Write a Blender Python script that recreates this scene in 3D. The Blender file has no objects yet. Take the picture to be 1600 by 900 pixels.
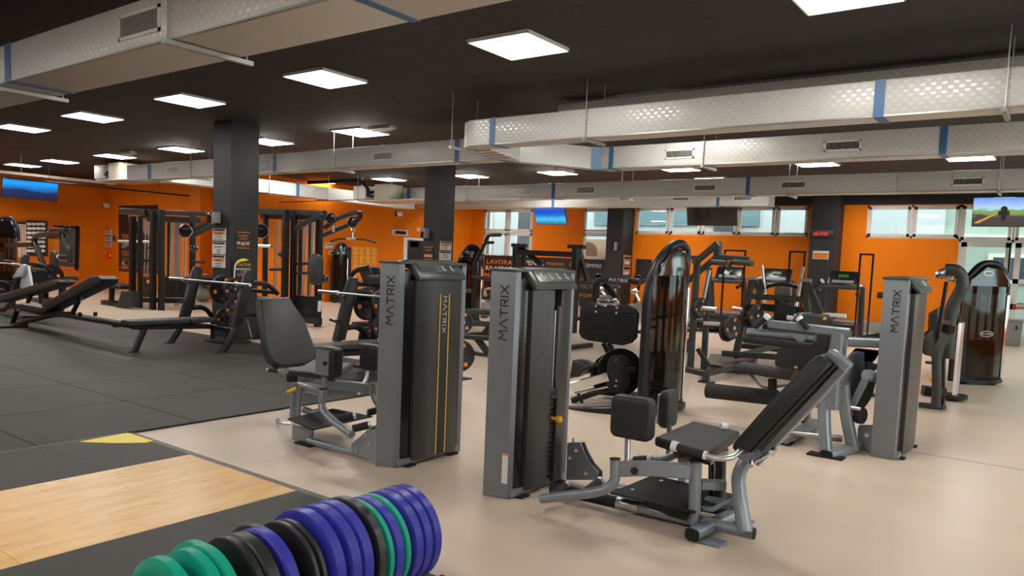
import bpy, bmesh, math, random
from mathutils import Vector as V, Matrix
random.seed(7)
SC = bpy.context.scene
COL = SC.collection
# ---------------------------------------------------------------- camera
F, CY, H = 1182.0, 501.0, 1.6
YAW, PITCH, ROLL = map(math.radians, (36.42, 4.60, 2.38))
def _axes():
    fwd = V((-math.sin(YAW), math.cos(YAW), 0)); right = V((math.cos(YAW), math.sin(YAW), 0)); up = V((0, 0, 1))
    f2 = fwd*math.cos(PITCH) - up*math.sin(PITCH); u2 = up*math.cos(PITCH) + fwd*math.sin(PITCH)
    return right*math.cos(ROLL) + u2*math.sin(ROLL), u2*math.cos(ROLL) - right*math.sin(ROLL), f2
RT, UP, FW = _axes()
cam = bpy.data.cameras.new('camera'); cam_ob = bpy.data.objects.new('camera', cam); COL.objects.link(cam_ob)
cam.sensor_width = 36; cam.lens = F*36/1600; cam.shift_y = (CY-450)/1600; cam.clip_start = .05; cam.clip_end = 200
m = Matrix.Identity(4)
for i in range(3):
    m[i][0], m[i][1], m[i][2] = RT[i], UP[i], -FW[i]
m[2][3] = H
cam_ob.matrix_world = m
SC.camera = cam_ob
# ---------------------------------------------------------------- world, exposure
PANEL_POWER = 34.0
w = bpy.data.worlds.new('world'); SC.world = w; w.use_nodes = True
wn = w.node_tree.nodes; bg = wn['Background']; bg.inputs['Color'].default_value = (.74, .94, .92, 1); bg.inputs['Strength'].default_value = 4.5
SC.view_settings.view_transform = 'Standard'; SC.view_settings.look = 'None'
SC.view_settings.exposure = 0.0; SC.view_settings.gamma = 1.0; SC.view_settings.use_curve_mapping = False
SC.cycles.use_denoising = True; SC.cycles.max_bounces = 6; SC.cycles.diffuse_bounces = 4; SC.cycles.glossy_bounces = 3
SC.cycles.transmission_bounces = 4; SC.cycles.transparent_max_bounces = 6
SC.cycles.caustics_reflective = False; SC.cycles.caustics_refractive = False

def P(px, py, X=None, Y=None, Z=None):
    "point of the real scene seen at a photo pixel, on the plane X=, Y= or Z="
    d = RT*(px-800) - UP*(py-CY) + FW*F
    o = V((0, 0, H))
    if X is not None: t = X/d.x
    elif Y is not None: t = Y/d.y
    else: t = (Z-H)/d.z
    return o + d*t
# ---------------------------------------------------------------- materials
def mat(name, col, rough=.5, metal=0., var=.12, nscale=8., bump=0., bscale=60., spec=.5, alpha=1., coat=0., emit=None, estr=0., trans=0.):
    m = bpy.data.materials.new(name); m.use_nodes = True; n = m.node_tree.nodes; l = m.node_tree.links
    b = n['Principled BSDF']; b.inputs['Roughness'].default_value = rough; b.inputs['Metallic'].default_value = metal
    b.inputs['Specular IOR Level'].default_value = spec; b.inputs['Coat Weight'].default_value = coat; b.inputs['Coat Roughness'].default_value = .08
    tc = n.new('ShaderNodeTexCoord'); nz = n.new('ShaderNodeTexNoise'); nz.inputs['Scale'].default_value = nscale; nz.inputs['Detail'].default_value = 4
    l.new(tc.outputs['Object'], nz.inputs['Vector'])
    mx = n.new('ShaderNodeMix'); mx.data_type = 'RGBA'
    mx.inputs[6].default_value = tuple(c*(1-var) for c in col)+(1,); mx.inputs[7].default_value = tuple(min(1, c*(1+var)) for c in col)+(1,)
    l.new(nz.outputs['Fac'], mx.inputs[0]); l.new(mx.outputs[2], b.inputs['Base Color'])
    if bump:
        n2 = n.new('ShaderNodeTexNoise'); n2.inputs['Scale'].default_value = bscale; l.new(tc.outputs['Object'], n2.inputs['Vector'])
        bp = n.new('ShaderNodeBump'); bp.inputs['Strength'].default_value = bump; bp.inputs['Distance'].default_value = .004
        l.new(n2.outputs['Fac'], bp.inputs['Height']); l.new(bp.outputs['Normal'], b.inputs['Normal'])
    b.inputs['Alpha'].default_value = alpha
    if trans: b.inputs['Transmission Weight'].default_value = trans
    if emit: b.inputs['Emission Color'].default_value = tuple(emit)+(1,); b.inputs['Emission Strength'].default_value = estr
    return m
M = {}
M['grey'] = mat('grey_painted_steel', (.21, .235, .265), .33, .3, .06, 3, coat=.3)
M['greyl'] = mat('grey_tower_panel', (.185, .20, .222), .38, .25, .05, 2)
M['black'] = mat('black_painted_steel', (.011, .011, .011), .36, 0, .15, spec=.35)
M['olive'] = mat('dark_olive_steel', (.026, .030, .025), .4, 0, .15, spec=.4)
M['gloss'] = mat('black_gloss', (.008, .008, .008), .12, 0, .1, coat=.6)
M['pad'] = mat('black_vinyl', (.012, .012, .013), .46, 0, .1, 5, bump=.25, bscale=220)
M['padg'] = mat('charcoal_vinyl', (.028, .029, .029), .5, 0, .1, 5, bump=.25, bscale=220)
M['shroud'] = mat('dark_grey_shroud', (.036, .036, .036), .36, 0, .08, 3)
M['shroud_side'] = mat('black_shroud_side', (.012, .012, .013), .22, 0, .08, 3)
M['cap'] = mat('charcoal_moulded_cap', (.05, .053, .052), .35, 0, .1)
M['cappanel'] = mat('olive_placard', (.075, .085, .075), .3, 0, .1)
M['rubber'] = mat('black_rubber', (.010, .010, .010), .65, 0, .2, 20, bump=.3, spec=.3)
M['grip'] = mat('foam_grip', (.012, .012, .012), .75, 0, .2, 20, bump=.4)
M['chrome'] = mat('polished_chrome', (.75, .75, .75), .14, 1., .04)
M['steel'] = mat('satin_steel', (.6, .6, .6), .3, 1., .06)
M['cast'] = mat('black_cast_iron', (.010, .010, .010), .4, 0, .2, 20, bump=.3, spec=.4)
M['bblack'] = mat('black_bumper_rubber', (.010, .010, .010), .34, 0, .15, 6, bump=.08, spec=.45)
M['white'] = mat('white_plastic', (.75, .75, .72), .4, 0, .03)
M['frame'] = mat('pale_grey_window_frame', (.66, .63, .57), .4, 0, .04)
M['paper'] = mat('white_print', (.62, .60, .56), .6, 0, .03)
M['orangep'] = mat('orange_print', (.75, .22, .03), .6, 0, .03)
M['txtw'] = mat('white_lettering', (.75, .74, .72), .5, 0, .02)
M['txto'] = mat('orange_lettering', (.78, .27, .05), .5, 0, .02)
M['txtg'] = mat('grey_lettering', (.25, .25, .25), .5, 0, .02)
M['txtk'] = mat('black_lettering', (.015, .015, .015), .5, 0, .02)
M['gold'] = mat('gold_stripe', (.75, .47, .06), .4, .2, .04)
M['yellow'] = mat('yellow_paint', (.80, .62, .03), .45, 0, .04)
M['knob'] = mat('orange_yellow_plastic', (.90, .42, .02), .35, 0, .04)
M['blue'] = mat('blue_bumper_rubber', (.022, .024, .27), .36, 0, .08, 6, bump=.08, spec=.3)
M['green'] = mat('green_bumper_rubber', (.0, .25, .165), .38, 0, .08, 6, bump=.08, spec=.3)
M['tape'] = mat('blue_duct_tape', (.035, .14, .30), .4, 0, .08)
M['locker'] = mat('yellow_locker', (.80, .36, .03), .45, 0, .05)
M['dark'] = mat('dark_print', (.018, .014, .012), .5, 0, .1)
M['pillar'] = mat('black_pillar_paint', (.016, .016, .017), .6, 0, .25, 2.5, bump=.3, bscale=12)
M['band'] = mat('black_wall_paint', (.012, .012, .012), .7, 0, .2, 3)
M['skin'] = mat('skin', (.5, .26, .16), .5, 0, .06)
M['redled'] = mat('red_led', (.5, 0, 0), .4, emit=(1, .02, .01), estr=1.6)
M['greenled'] = mat('green_led', (.005, .03, .005), .4, emit=(.1, .8, .1), estr=.12)
M['redbar'] = mat('red_push_bar', (.55, .02, .015), .35)
M['lamp'] = mat('lit_diffuser', (.9, .9, .9), .4, emit=(1, .965, .91), estr=PANEL_POWER)
M['smoke'] = mat('smoked_acrylic', (.010, .006, .003), .06, 0, .1, alpha=.74, coat=.0, spec=.4)
M['binm'] = mat('grey_bin_plastic', (.22, .215, .21), .45)
M['ball'] = mat('grey_ball_vinyl', (.24, .22, .2), .3)
M['blueb'] = mat('blue_cloth', (.02, .04, .12), .7)
M['camo'] = mat('patterned_leggings', (.04, .03, .03), .7)
M['galv'] = mat('galvanised_steel', (.42, .41, .38), .35, .7, .1)
M['beige'] = mat('beige_sheet_steel', (.45, .40, .30), .5, .1, .08)
M['towel'] = mat('white_towel', (.62, .62, .64), .9, 0, .06, 10, bump=.5, bscale=90)
M['ruberk'] = mat('platform_rubber', (.036, .034, .031), .62, 0, .1, 6, bump=.15, bscale=140)
M['strip'] = mat('grey_edge_strip', (.10, .092, .082), .5, 0, .06)

def node_mat(name):
    m = bpy.data.materials.new(name); m.use_nodes = True
    return m, m.node_tree.nodes, m.node_tree.links, m.node_tree.nodes['Principled BSDF']
def ramp(n, stops):
    r = n.new('ShaderNodeValToRGB'); e = r.color_ramp.elements
    while len(e) < len(stops): e.new(.5)
    for k, (p, c) in enumerate(stops): e[k].position = p; e[k].color = tuple(c)+(1,)
    return r
# beige vinyl floor: faint wood-look sheet
m_, n, l, b = node_mat('beige_vinyl_floor'); M['floor'] = m_
tc = n.new('ShaderNodeTexCoord'); mp = n.new('ShaderNodeMapping'); mp.inputs['Scale'].default_value = (.5, 2.2, 1)
nz = n.new('ShaderNodeTexNoise'); nz.inputs['Scale'].default_value = 1.3; nz.inputs['Detail'].default_value = 4
l.new(tc.outputs['Object'], mp.inputs[0]); l.new(mp.outputs[0], nz.inputs['Vector'])
r = ramp(n, [(.2, (.56, .44, .34)), (.8, (.63, .505, .395))]); l.new(nz.outputs['Fac'], r.inputs[0]); l.new(r.outputs[0], b.inputs['Base Color'])
r2 = ramp(n, [(.0, (.28,)*3), (1., (.42,)*3)]); l.new(nz.outputs['Fac'], r2.inputs[0]); l.new(r2.outputs[0], b.inputs['Roughness'])
b.inputs['Specular IOR Level'].default_value = .4
# rubber tile
m_, n, l, b = node_mat('dark_rubber_tile'); M['tile'] = m_
tc = n.new('ShaderNodeTexCoord'); nz = n.new('ShaderNodeTexNoise'); nz.inputs['Scale'].default_value = 1.6; nz.inputs['Detail'].default_value = 6
l.new(tc.outputs['Object'], nz.inputs['Vector'])
r = ramp(n, [(.3, (.021, .018, .015)), (.7, (.036, .031, .027))]); l.new(nz.outputs['Fac'], r.inputs[0]); l.new(r.outputs[0], b.inputs['Base Color'])
b.inputs['Roughness'].default_value = .6; b.inputs['Specular IOR Level'].default_value = .3
# orange wall
m_, n, l, b = node_mat('orange_wall_paint'); M['orange'] = m_
tc = n.new('ShaderNodeTexCoord'); nz = n.new('ShaderNodeTexNoise'); nz.inputs['Scale'].default_value = .8; l.new(tc.outputs['Object'], nz.inputs['Vector'])
r = ramp(n, [(.3, (.74, .175, .003)), (.7, (.80, .20, .004))]); l.new(nz.outputs['Fac'], r.inputs[0]); l.new(r.outputs[0], b.inputs['Base Color']); b.inputs['Roughness'].default_value = .6; b.inputs['Specular IOR Level'].default_value = .15
# ceiling: black painted rough concrete with board marks along X
m_, n, l, b = node_mat('black_board_marked_ceiling'); M['ceil'] = m_
tc = n.new('ShaderNodeTexCoord'); mp = n.new('ShaderNodeMapping'); mp.inputs['Scale'].default_value = (.22, 11, 1)
nz = n.new('ShaderNodeTexNoise'); nz.inputs['Scale'].default_value = 1.2; nz.inputs['Detail'].default_value = 8; nz.inputs['Roughness'].default_value = .7
l.new(tc.outputs['Object'], mp.inputs[0]); l.new(mp.outputs[0], nz.inputs['Vector'])
r = ramp(n, [(.36, (.006, .005, .005)), (.46, (.022, .018, .016)), (.7, (.034, .028, .024))]); l.new(nz.outputs['Fac'], r.inputs[0]); l.new(r.outputs[0], b.inputs['Base Color'])
bp = n.new('ShaderNodeBump'); bp.inputs['Strength'].default_value = .6; bp.inputs['Distance'].default_value = .02; l.new(nz.outputs['Fac'], bp.inputs['Height']); l.new(bp.outputs['Normal'], b.inputs['Normal'])
b.inputs['Roughness'].default_value = .75
# wood platform
m_, n, l, b = node_mat('bamboo_platform'); M['wood'] = m_
tc = n.new('ShaderNodeTexCoord'); mp = n.new('ShaderNodeMapping'); mp.inputs['Scale'].default_value = (6, .8, 1)
nz = n.new('ShaderNodeTexNoise'); nz.inputs['Scale'].default_value = 2.0; nz.inputs['Detail'].default_value = 6
l.new(tc.outputs['Object'], mp.inputs[0]); l.new(mp.outputs[0], nz.inputs['Vector'])
r = ramp(n, [(.3, (.56, .31, .085)), (.55, (.68, .40, .125)), (.75, (.74, .48, .18))]); l.new(nz.outputs['Fac'], r.inputs[0])
mp2 = n.new('ShaderNodeMapping'); mp2.inputs['Scale'].default_value = (17, 5, 1); l.new(tc.outputs['Object'], mp2.inputs[0])
vo = n.new('ShaderNodeTexVoronoi'); vo.inputs['Scale'].default_value = 1.0; l.new(mp2.outputs[0], vo.inputs['Vector'])
rk = ramp(n, [(.11, (.8,)*3), (.27, (0, 0, 0))]); l.new(vo.outputs['Distance'], rk.inputs[0])
mx = n.new('ShaderNodeMix'); mx.data_type = 'RGBA'; l.new(rk.outputs[0], mx.inputs[0]); l.new(r.outputs[0], mx.inputs[6]); mx.inputs[7].default_value = (.42, .22, .07, 1)
l.new(mx.outputs[2], b.inputs['Base Color']); b.inputs['Roughness'].default_value = .33
# duct foil with embossed dots
def duct_mat(name, base, dot):
    m_, n, l, b = node_mat(name)
    tc = n.new('ShaderNodeTexCoord'); sp = n.new('ShaderNodeSeparateXYZ'); l.new(tc.outputs['Object'], sp.inputs[0])
    def mth(op, a, c=None):
        q = n.new('ShaderNodeMath'); q.operation = op
        for i, v in enumerate((a, c)):
            if v is None: continue
            if isinstance(v, (int, float)): q.inputs[i].default_value = v
            else: l.new(v, q.inputs[i])
        return q.outputs[0]
    s = mth('ADD', sp.outputs[0], sp.outputs[1]); u = mth('MULTIPLY', s, 11.); v = mth('MULTIPLY', sp.outputs[2], 24.)
    half = mth('MULTIPLY', mth('MODULO', mth('FLOOR', v), 2.), .5)
    fu = mth('FRACT', mth('ADD', mth('ADD', u, half), 500.)); fv = mth('FRACT', v)
    ge = n.new('ShaderNodeNewGeometry'); sn = n.new('ShaderNodeSeparateXYZ'); l.new(ge.outputs['Normal'], sn.inputs[0])
    a = mth('MULTIPLY', mth('MULTIPLY', mth('LESS_THAN', fu, .42), mth('LESS_THAN', fv, .55)), mth('LESS_THAN', mth('ABSOLUTE', sn.outputs[2]), .5))
    mx = n.new('ShaderNodeMix'); mx.data_type = 'RGBA'; l.new(a, mx.inputs[0]); mx.inputs[6].default_value = base+(1,); mx.inputs[7].default_value = dot+(1,)
    l.new(mx.outputs[2], b.inputs['Base Color'])
    r = ramp(n, [(0, (.5,)*3), (1, (.28,)*3)]); l.new(a, r.inputs[0]); l.new(r.outputs[0], b.inputs['Roughness'])
    b.inputs['Metallic'].default_value = .12
    bp = n.new('ShaderNodeBump'); bp.inputs['Strength'].default_value = .5; bp.inputs['Distance'].default_value = .004; l.new(a, bp.inputs['Height']); l.new(bp.outputs['Normal'], b.inputs['Normal'])
    return m_
M['duct'] = duct_mat('embossed_foil_duct', (.58, .57, .54), (.66, .65, .62))
def screen_mat(name, stops, noise=3., strength=1.2, axis='Z'):
    m_, n, l, b = node_mat(name)
    tc = n.new('ShaderNodeTexCoord'); sp = n.new('ShaderNodeSeparateXYZ'); l.new(tc.outputs['Generated'], sp.inputs[0])
    nz = n.new('ShaderNodeTexNoise'); nz.inputs['Scale'].default_value = noise; l.new(tc.outputs['Generated'], nz.inputs['Vector'])
    a = n.new('ShaderNodeMath'); a.operation = 'MULTIPLY_ADD'; l.new(nz.outputs['Fac'], a.inputs[0]); a.inputs[1].default_value = .25; l.new(sp.outputs[{'X': 0, 'Y': 1, 'Z': 2}[axis]], a.inputs[2])
    s = n.new('ShaderNodeMath'); s.operation = 'SUBTRACT'; l.new(a.outputs[0], s.inputs[0]); s.inputs[1].default_value = .125
    r = ramp(n, stops); l.new(s.outputs[0], r.inputs[0]); l.new(r.outputs[0], b.inputs['Emission Color']); b.inputs['Emission Strength'].default_value = strength
    b.inputs['Base Color'].default_value = (.01, .01, .01, 1); b.inputs['Roughness'].default_value = .2
    return m_
M['scr_sea'] = screen_mat('screen_sea', [(0, (.0, .12, .35)), (.3, (.05, .5, .75)), (.5, (.0, .15, .6)), (.7, (.0, .05, .5)), (1, (.0, .10, .8))], 8)
M['scr_dark'] = screen_mat('screen_blue', [(0, (.0, .01, .05)), (.4, (.0, .02, .10)), (.55, (.0, .16, .5)), (.8, (.0, .35, .9)), (1, (.0, .12, .6))], 2)
M['scr_road'] = screen_mat('screen_road', [(0, (.05, .04, .035)), (.35, (.06, .05, .045)), (.45, (.25, .3, .1)), (.55, (.12, .35, .05)), (.62, (.45, .6, .8)), (1, (.08, .25, .7))], 5)
# window glass: faint reflection, clear
m_, n, l, b = node_mat('window_glass'); M['glass'] = m_
tr = n.new('ShaderNodeBsdfTransparent'); tr.inputs[0].default_value = (.93, .97, .96, 1); gl = n.new('ShaderNodeBsdfGlossy'); gl.inputs['Roughness'].default_value = .03
ms = n.new('ShaderNodeMixShader'); ms.inputs[0].default_value = .07; l.new(tr.outputs[0], ms.inputs[1]); l.new(gl.outputs[0], ms.inputs[2]); l.new(ms.outputs[0], n['Material Output'].inputs[0])
M['mirror'] = mat('mirror_glass', (.85, .85, .85), .02, 1., .0)
M['ext'] = mat('exterior_render', (.50, .50, .53), .8, 0, .06, 1)
M['extg'] = mat('exterior_mint_render', (.36, .40, .36), .8, 0, .06, 1)
M['extb'] = mat('exterior_blue_shutter', (.13, .20, .24), .5, 0, .06, 1)
M['extd'] = mat('exterior_dark_glass', (.05, .055, .07), .3, 0, .1, 1)
M['asph'] = mat('pale_yard_paving', (.22, .22, .21), .8, 0, .1, 1)
# ---------------------------------------------------------------- geometry helpers
def fillet(pts, rad, n=5):
    if rad <= 0 or len(pts) < 3: return pts
    out = [pts[0]]
    for i in range(1, len(pts)-1):
        a, b, c = pts[i-1], pts[i], pts[i+1]
        u = (a-b); v = (c-b); lu, lv = u.length, v.length; u.normalize(); v.normalize()
        d = min(rad, lu*.48, lv*.48); p, q = b+u*d, b+v*d
        for k in range(n+1):
            t = k/n; out.append(p*(1-t)**2 + b*2*t*(1-t) + q*t*t)
    out.append(pts[-1]); return out
class G:
    def __init__(s): s.bm = bmesh.new()
    def sweep(s, pts, prof, up=None, cap=True):
        pts = [V(p) for p in pts]; rings = []; N = len(pts)
        tan = [((pts[min(i+1, N-1)]-pts[max(i-1, 0)]).normalized()) for i in range(N)]
        ref = V(up) if up else None
        if ref is None:
            ref = V((0, 0, 1)) if abs(tan[0].z) < .9 else V((1, 0, 0))
        for i in range(N):
            t = tan[i]; x = ref.cross(t)
            if x.length < 1e-4: x = V((1, 0, 0)).cross(t) if abs(t.x) < .9 else V((0, 1, 0)).cross(t)
            x.normalize(); y = t.cross(x).normalized()
            if not up: ref = y
            sc = 1.
            if 0 < i < N-1:
                a = (pts[i]-pts[i-1]).normalized(); c = max(.5, min(1, a.dot(t))); sc = 1/c
            rings.append([s.bm.verts.new(pts[i] + x*px*(1 if len(prof) > 8 else 1) + y*py) for px, py in prof])
        n = len(prof)
        for i in range(N-1):
            for k in range(n):
                try: s.bm.faces.new((rings[i][k], rings[i][(k+1) % n], rings[i+1][(k+1) % n], rings[i+1][k]))
                except ValueError: pass
        if cap:
            s.bm.faces.new(rings[0][::-1]); s.bm.faces.new(rings[-1])
        return s
    def tube(s, pts, r, bend=0., seg=12):
        pts = fillet([V(p) for p in pts], bend)
        return s.sweep(pts, [(r*math.cos(2*math.pi*k/seg), r*math.sin(2*math.pi*k/seg)) for k in range(seg)])
    def bar(s, pts, w, h, bend=0., up=(0, 0, 1), c=.15):
        pts = fillet([V(p) for p in pts], bend); a, b = w/2, h/2; k = min(a, b)*c*2
        return s.sweep(pts, [(-a+k, -b), (a-k, -b), (a, -b+k), (a, b-k), (a-k, b), (-a+k, b), (-a, b-k), (-a, -b+k)], up=up)
    def oval(s, pts, w, h, bend=0., up=(0, 0, 1), seg=16):
        pts = fillet([V(p) for p in pts], bend, 7); pr = []
        for k in range(seg):
            t = 2*math.pi*k/seg; cx, sx = math.cos(t), math.sin(t)
            pr.append((w/2*math.copysign(abs(cx)**.6, cx), h/2*math.copysign(abs(sx)**.6, sx)))
        return s.sweep(pts, pr, up=up)
    def box(s, c, d, rz=0., bevel=0., rot=None, seg=2):
        g = bmesh.ops.create_cube(s.bm, size=1.); vs = g['verts']
        R = (rot.to_4x4() if rot else Matrix.Rotation(rz, 4, 'Z'))
        mt = Matrix.Translation(V(c)) @ R @ Matrix.Diagonal((d[0], d[1], d[2], 1))
        bmesh.ops.transform(s.bm, matrix=mt, verts=vs)
        if bevel:
            es = list({e for v in vs for e in v.link_edges})
            bmesh.ops.bevel(s.bm, geom=es, offset=bevel, segments=seg, affect='EDGES', profile=.6)
        return s
    def span(s, a, b, bevel=0.):
        a, b = V(a), V(b); return s.box((a+b)/2, [abs(b[i]-a[i]) for i in range(3)], bevel=bevel)
    def cyl(s, a, b, r, seg=16, r2=None):
        a, b = V(a), V(b); d = (b-a); x = d.normalized().orthogonal().normalized(); y = d.normalized().cross(x); r2 = r if r2 is None else r2
        A = [s.bm.verts.new(a+(x*math.cos(t)+y*math.sin(t))*r) for t in [2*math.pi*k/seg for k in range(seg)]]
        B = [s.bm.verts.new(b+(x*math.cos(t)+y*math.sin(t))*r2) for t in [2*math.pi*k/seg for k in range(seg)]]
        for k in range(seg): s.bm.faces.new((A[k], A[(k+1) % seg], B[(k+1) % seg], B[k]))
        s.bm.faces.new(A[::-1]); s.bm.faces.new(B); return s
    def lathe(s, o, axis, prof, seg=24):
        "prof: list of (radius, distance along axis)"
        o = V(o); d = V(axis).normalized(); x = d.orthogonal().normalized(); y = d.cross(x); rings = []
        for r, h in prof:
            if r <= 1e-6: rings.append([s.bm.verts.new(o+d*h)])
            else: rings.append([s.bm.verts.new(o+d*h+(x*math.cos(t)+y*math.sin(t))*r) for t in [2*math.pi*k/seg for k in range(seg)]])
        for A, B in zip(rings, rings[1:]):
            for k in range(seg):
                k2 = (k+1) % seg
                if len(A) == 1 and len(B) == 1: continue
                if len(A) == 1: s.bm.faces.new((A[0], B[k2], B[k]))
                elif len(B) == 1: s.bm.faces.new((A[k], A[k2], B[0]))
                else: s.bm.faces.new((A[k], A[k2], B[k2], B[k]))
        return s
    def prism(s, pts, vec, bevel=0., seg=3):
        pts = [V(p) for p in pts]; vec = V(vec)
        A = [s.bm.verts.new(p) for p in pts]; B = [s.bm.verts.new(p+vec) for p in pts]; n = len(pts)
        fs = [s.bm.faces.new(A[::-1]), s.bm.faces.new(B)]
        for k in range(n): s.bm.faces.new((A[k], A[(k+1) % n], B[(k+1) % n], B[k]))
        if bevel:
            es = list({e for f in fs for e in f.edges})
            bmesh.ops.bevel(s.bm, geom=es, offset=bevel, segments=seg, affect='EDGES', profile=.5)
        return s
    def pad(s, o, x, y, outline, thick, bevel=.02, seg=3):
        "cushion: 2D outline in plane (x,y) through o, thickness along x cross y"
        x, y = V(x).normalized(), V(y).normalized(); z = x.cross(y).normalized(); o = V(o)
        return s.prism([o+x*a+y*b for a, b in outline], z*thick, bevel, seg)
    def ell(s, c, r, seg=16, rot=None):
        g = bmesh.ops.create_uvsphere(s.bm, u_segments=seg, v_segments=max(6, seg//2), radius=1.)
        mt = Matrix.Translation(V(c)) @ (rot.to_4x4() if rot else Matrix.Identity(4)) @ Matrix.Diagonal((r[0], r[1], r[2], 1))
        bmesh.ops.transform(s.bm, matrix=mt, verts=g['verts']); return s
    def build(s, name, m, parent=None, label=None, kind=None, angle=.6):
        bm = s.bm; root = V((0, 0, 0))
        if parent is not None:
            q = parent
            while q is not None: root += q.location; q = q.parent
        bmesh.ops.translate(bm, verts=bm.verts, vec=-root)
        bmesh.ops.recalc_face_normals(bm, faces=bm.faces)
        me = bpy.data.meshes.new(name); bm.to_mesh(me); bm.free()
        me.materials.append(M[m] if isinstance(m, str) else m)
        for p in me.polygons: p.use_smooth = True
        me.set_sharp_from_angle(angle=angle)
        o = bpy.data.objects.new(name, me); COL.objects.link(o); o.parent = parent
        if label: o['label'] = label
        if kind: o['kind'] = kind
        return o
def rrect(w, h, r, n=4, x0=0., y0=0.):
    out = []
    for cx, cy, a0 in ((w/2-r, h/2-r, 0), (-w/2+r, h/2-r, 90), (-w/2+r, -h/2+r, 180), (w/2-r, -h/2+r, 270)):
        for k in range(n+1):
            a = math.radians(a0+90*k/n); out.append((x0+cx+r*math.cos(a), y0+cy+r*math.sin(a)))
    return out
def thing(name, label, cat, loc=(0, 0, 0), group=None, rz=0.):
    o = bpy.data.objects.new(name, None); o.empty_display_size = .2; COL.objects.link(o); o.location = loc; o.rotation_euler = (0, 0, rz)
    o['label'] = label; o['category'] = cat
    if group: o['group'] = group
    return o
def tag(o, label, cat, group=None, kind=None):
    o['label'] = label; o['category'] = cat
    if group: o['group'] = group
    if kind: o['kind'] = kind
    return o
def recentre(o):
    "put the origin of a one-mesh top-level thing at its base"
    me = o.data; xs = [v.co for v in me.vertices]
    c = V((sum(v.x for v in xs)/len(xs), sum(v.y for v in xs)/len(xs), min(v.z for v in xs)))
    me.transform(Matrix.Translation(-c)); o.location = c; return o
def copy_tree(o, parent=None):
    c = o.copy(); COL.objects.link(c)
    if parent is not None: c.parent = parent
    for ch in list(o.children): copy_tree(ch, c)
    return c
def text(s, size, o, x, y, m, name, parent, ext=.001, sx=1., space=1., align='LEFT', valign='BOTTOM'):
    cu = bpy.data.curves.new(name, 'FONT'); cu.body = s; cu.size = size; cu.extrude = ext; cu.space_character = space; cu.align_x = align; cu.resolution_u = 2
    tmp = bpy.data.objects.new(name, cu); COL.objects.link(tmp)
    dg = bpy.context.evaluated_depsgraph_get(); me = bpy.data.meshes.new_from_object(tmp.evaluated_get(dg)); bpy.data.objects.remove(tmp); bpy.data.curves.remove(cu)
    x, y = V(x).normalized(), V(y).normalized(); z = x.cross(y); root = V((0, 0, 0)); q = parent
    while q is not None: root += q.location; q = q.parent
    mt = Matrix(((x.x*sx, y.x, z.x, o[0]-root.x), (x.y*sx, y.y, z.y, o[1]-root.y), (x.z*sx, y.z, z.z, o[2]-root.z), (0, 0, 0, 1)))
    me.transform(mt); me.materials.clear(); me.materials.append(M[m])
    ob = bpy.data.objects.new(name, me); COL.objects.link(ob); ob.parent = parent
    return ob
def wordmark(h, o, x, y, m, parent, ext=.0015, gap=.26, st=.15):
    "the squared wide-set word MATRIX, built letter by letter from strokes; A has no crossbar"
    L = {'M': (1.1, [[(0, 0), (.1, 1), (.55, .45), (1.0, 1), (1.1, 0)]]), 'A': (1.1, [[(0, 0), (.55, 1), (1.1, 0)]]), 'T': (.95, [[(0, .93), (.95, .93)], [(.475, .93), (.475, 0)]]),
         'R': (.85, [[(.08, 0), (.08, .93), (.75, .93), (.8, .5), (.3, .45)], [(.42, .45), (.85, 0)]]), 'I': (.16, [[(.08, 0), (.08, 1)]]), 'X': (.95, [[(0, 0), (.95, 1)], [(0, 1), (.95, 0)]])}
    x, y = V(x).normalized(), V(y).normalized(); n = x.cross(y); g = G(); o = V(o); cx = 0
    tot = sum(L[c][0] for c in 'MATRIX')+5*gap
    for c in 'MATRIX':
        w_, strokes = L[c]
        for s_ in strokes:
            for a, b in zip(s_, s_[1:]):
                a, b = V((a[0], a[1], 0)), V((b[0], b[1], 0)); d = (b-a).normalized(); q = V((-d.y, d.x, 0))*st/2; a = a-d*st*.3; b = b+d*st*.3
                pts = [a-q, b-q, b+q, a+q]; g.prism([o+x*(cx-tot/2+p.x)*h+y*p.y*h for p in pts], n*ext)
        cx += w_+gap
    return g.build('lettering', m, parent)
X_, Y_, Z_ = V((1, 0, 0)), V((0, 1, 0)), V((0, 0, 1))
# ================================================================ SETTING
CZ = 3.8; YB = 23.25; XL = -28.0; YP = 13.16; XW = -19.3; XR = 4.0; YN = -6.0
def struct(name, g, m, parent=None): return g.build(name, m, parent, kind='structure')
struct('floor', G().span((XL-.3, YN-.3, -.1), (XR+.3, YB+.3, 0)), 'floor')
struct('ceiling', G().span((XL-.3, YN-.3, CZ), (XR+.3, YB+.3, CZ+.2)), 'ceil')
struct('wall_left', G().span((XL-.2, YN, 0), (XL, YP, CZ)), 'orange')
struct('wall_recess', G().span((XL-.2, YP, 0), (XW, YP+.2, CZ)), 'orange')
struct('wall_side', G().span((XW-.2, YP+.2, 0), (XW, YB, CZ)), 'orange')
struct('wall_front', G().span((XL-.2, YN-.2, 0), (XR+.2, YN, CZ)), 'band')
xa, xb = P(296, 330, Y=YP-.35).x, P(313, 330, Y=YP-.35).x
struct('trim_1', G().span((xa, YP-.35, 0), (xb, YP, CZ)), 'orange')
x1 = P(729, 340, Y=YB-.4).x
struct('trim_2', G().span((XW, YB-.4, 0), (x1, YB, CZ)), 'orange')
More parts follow.
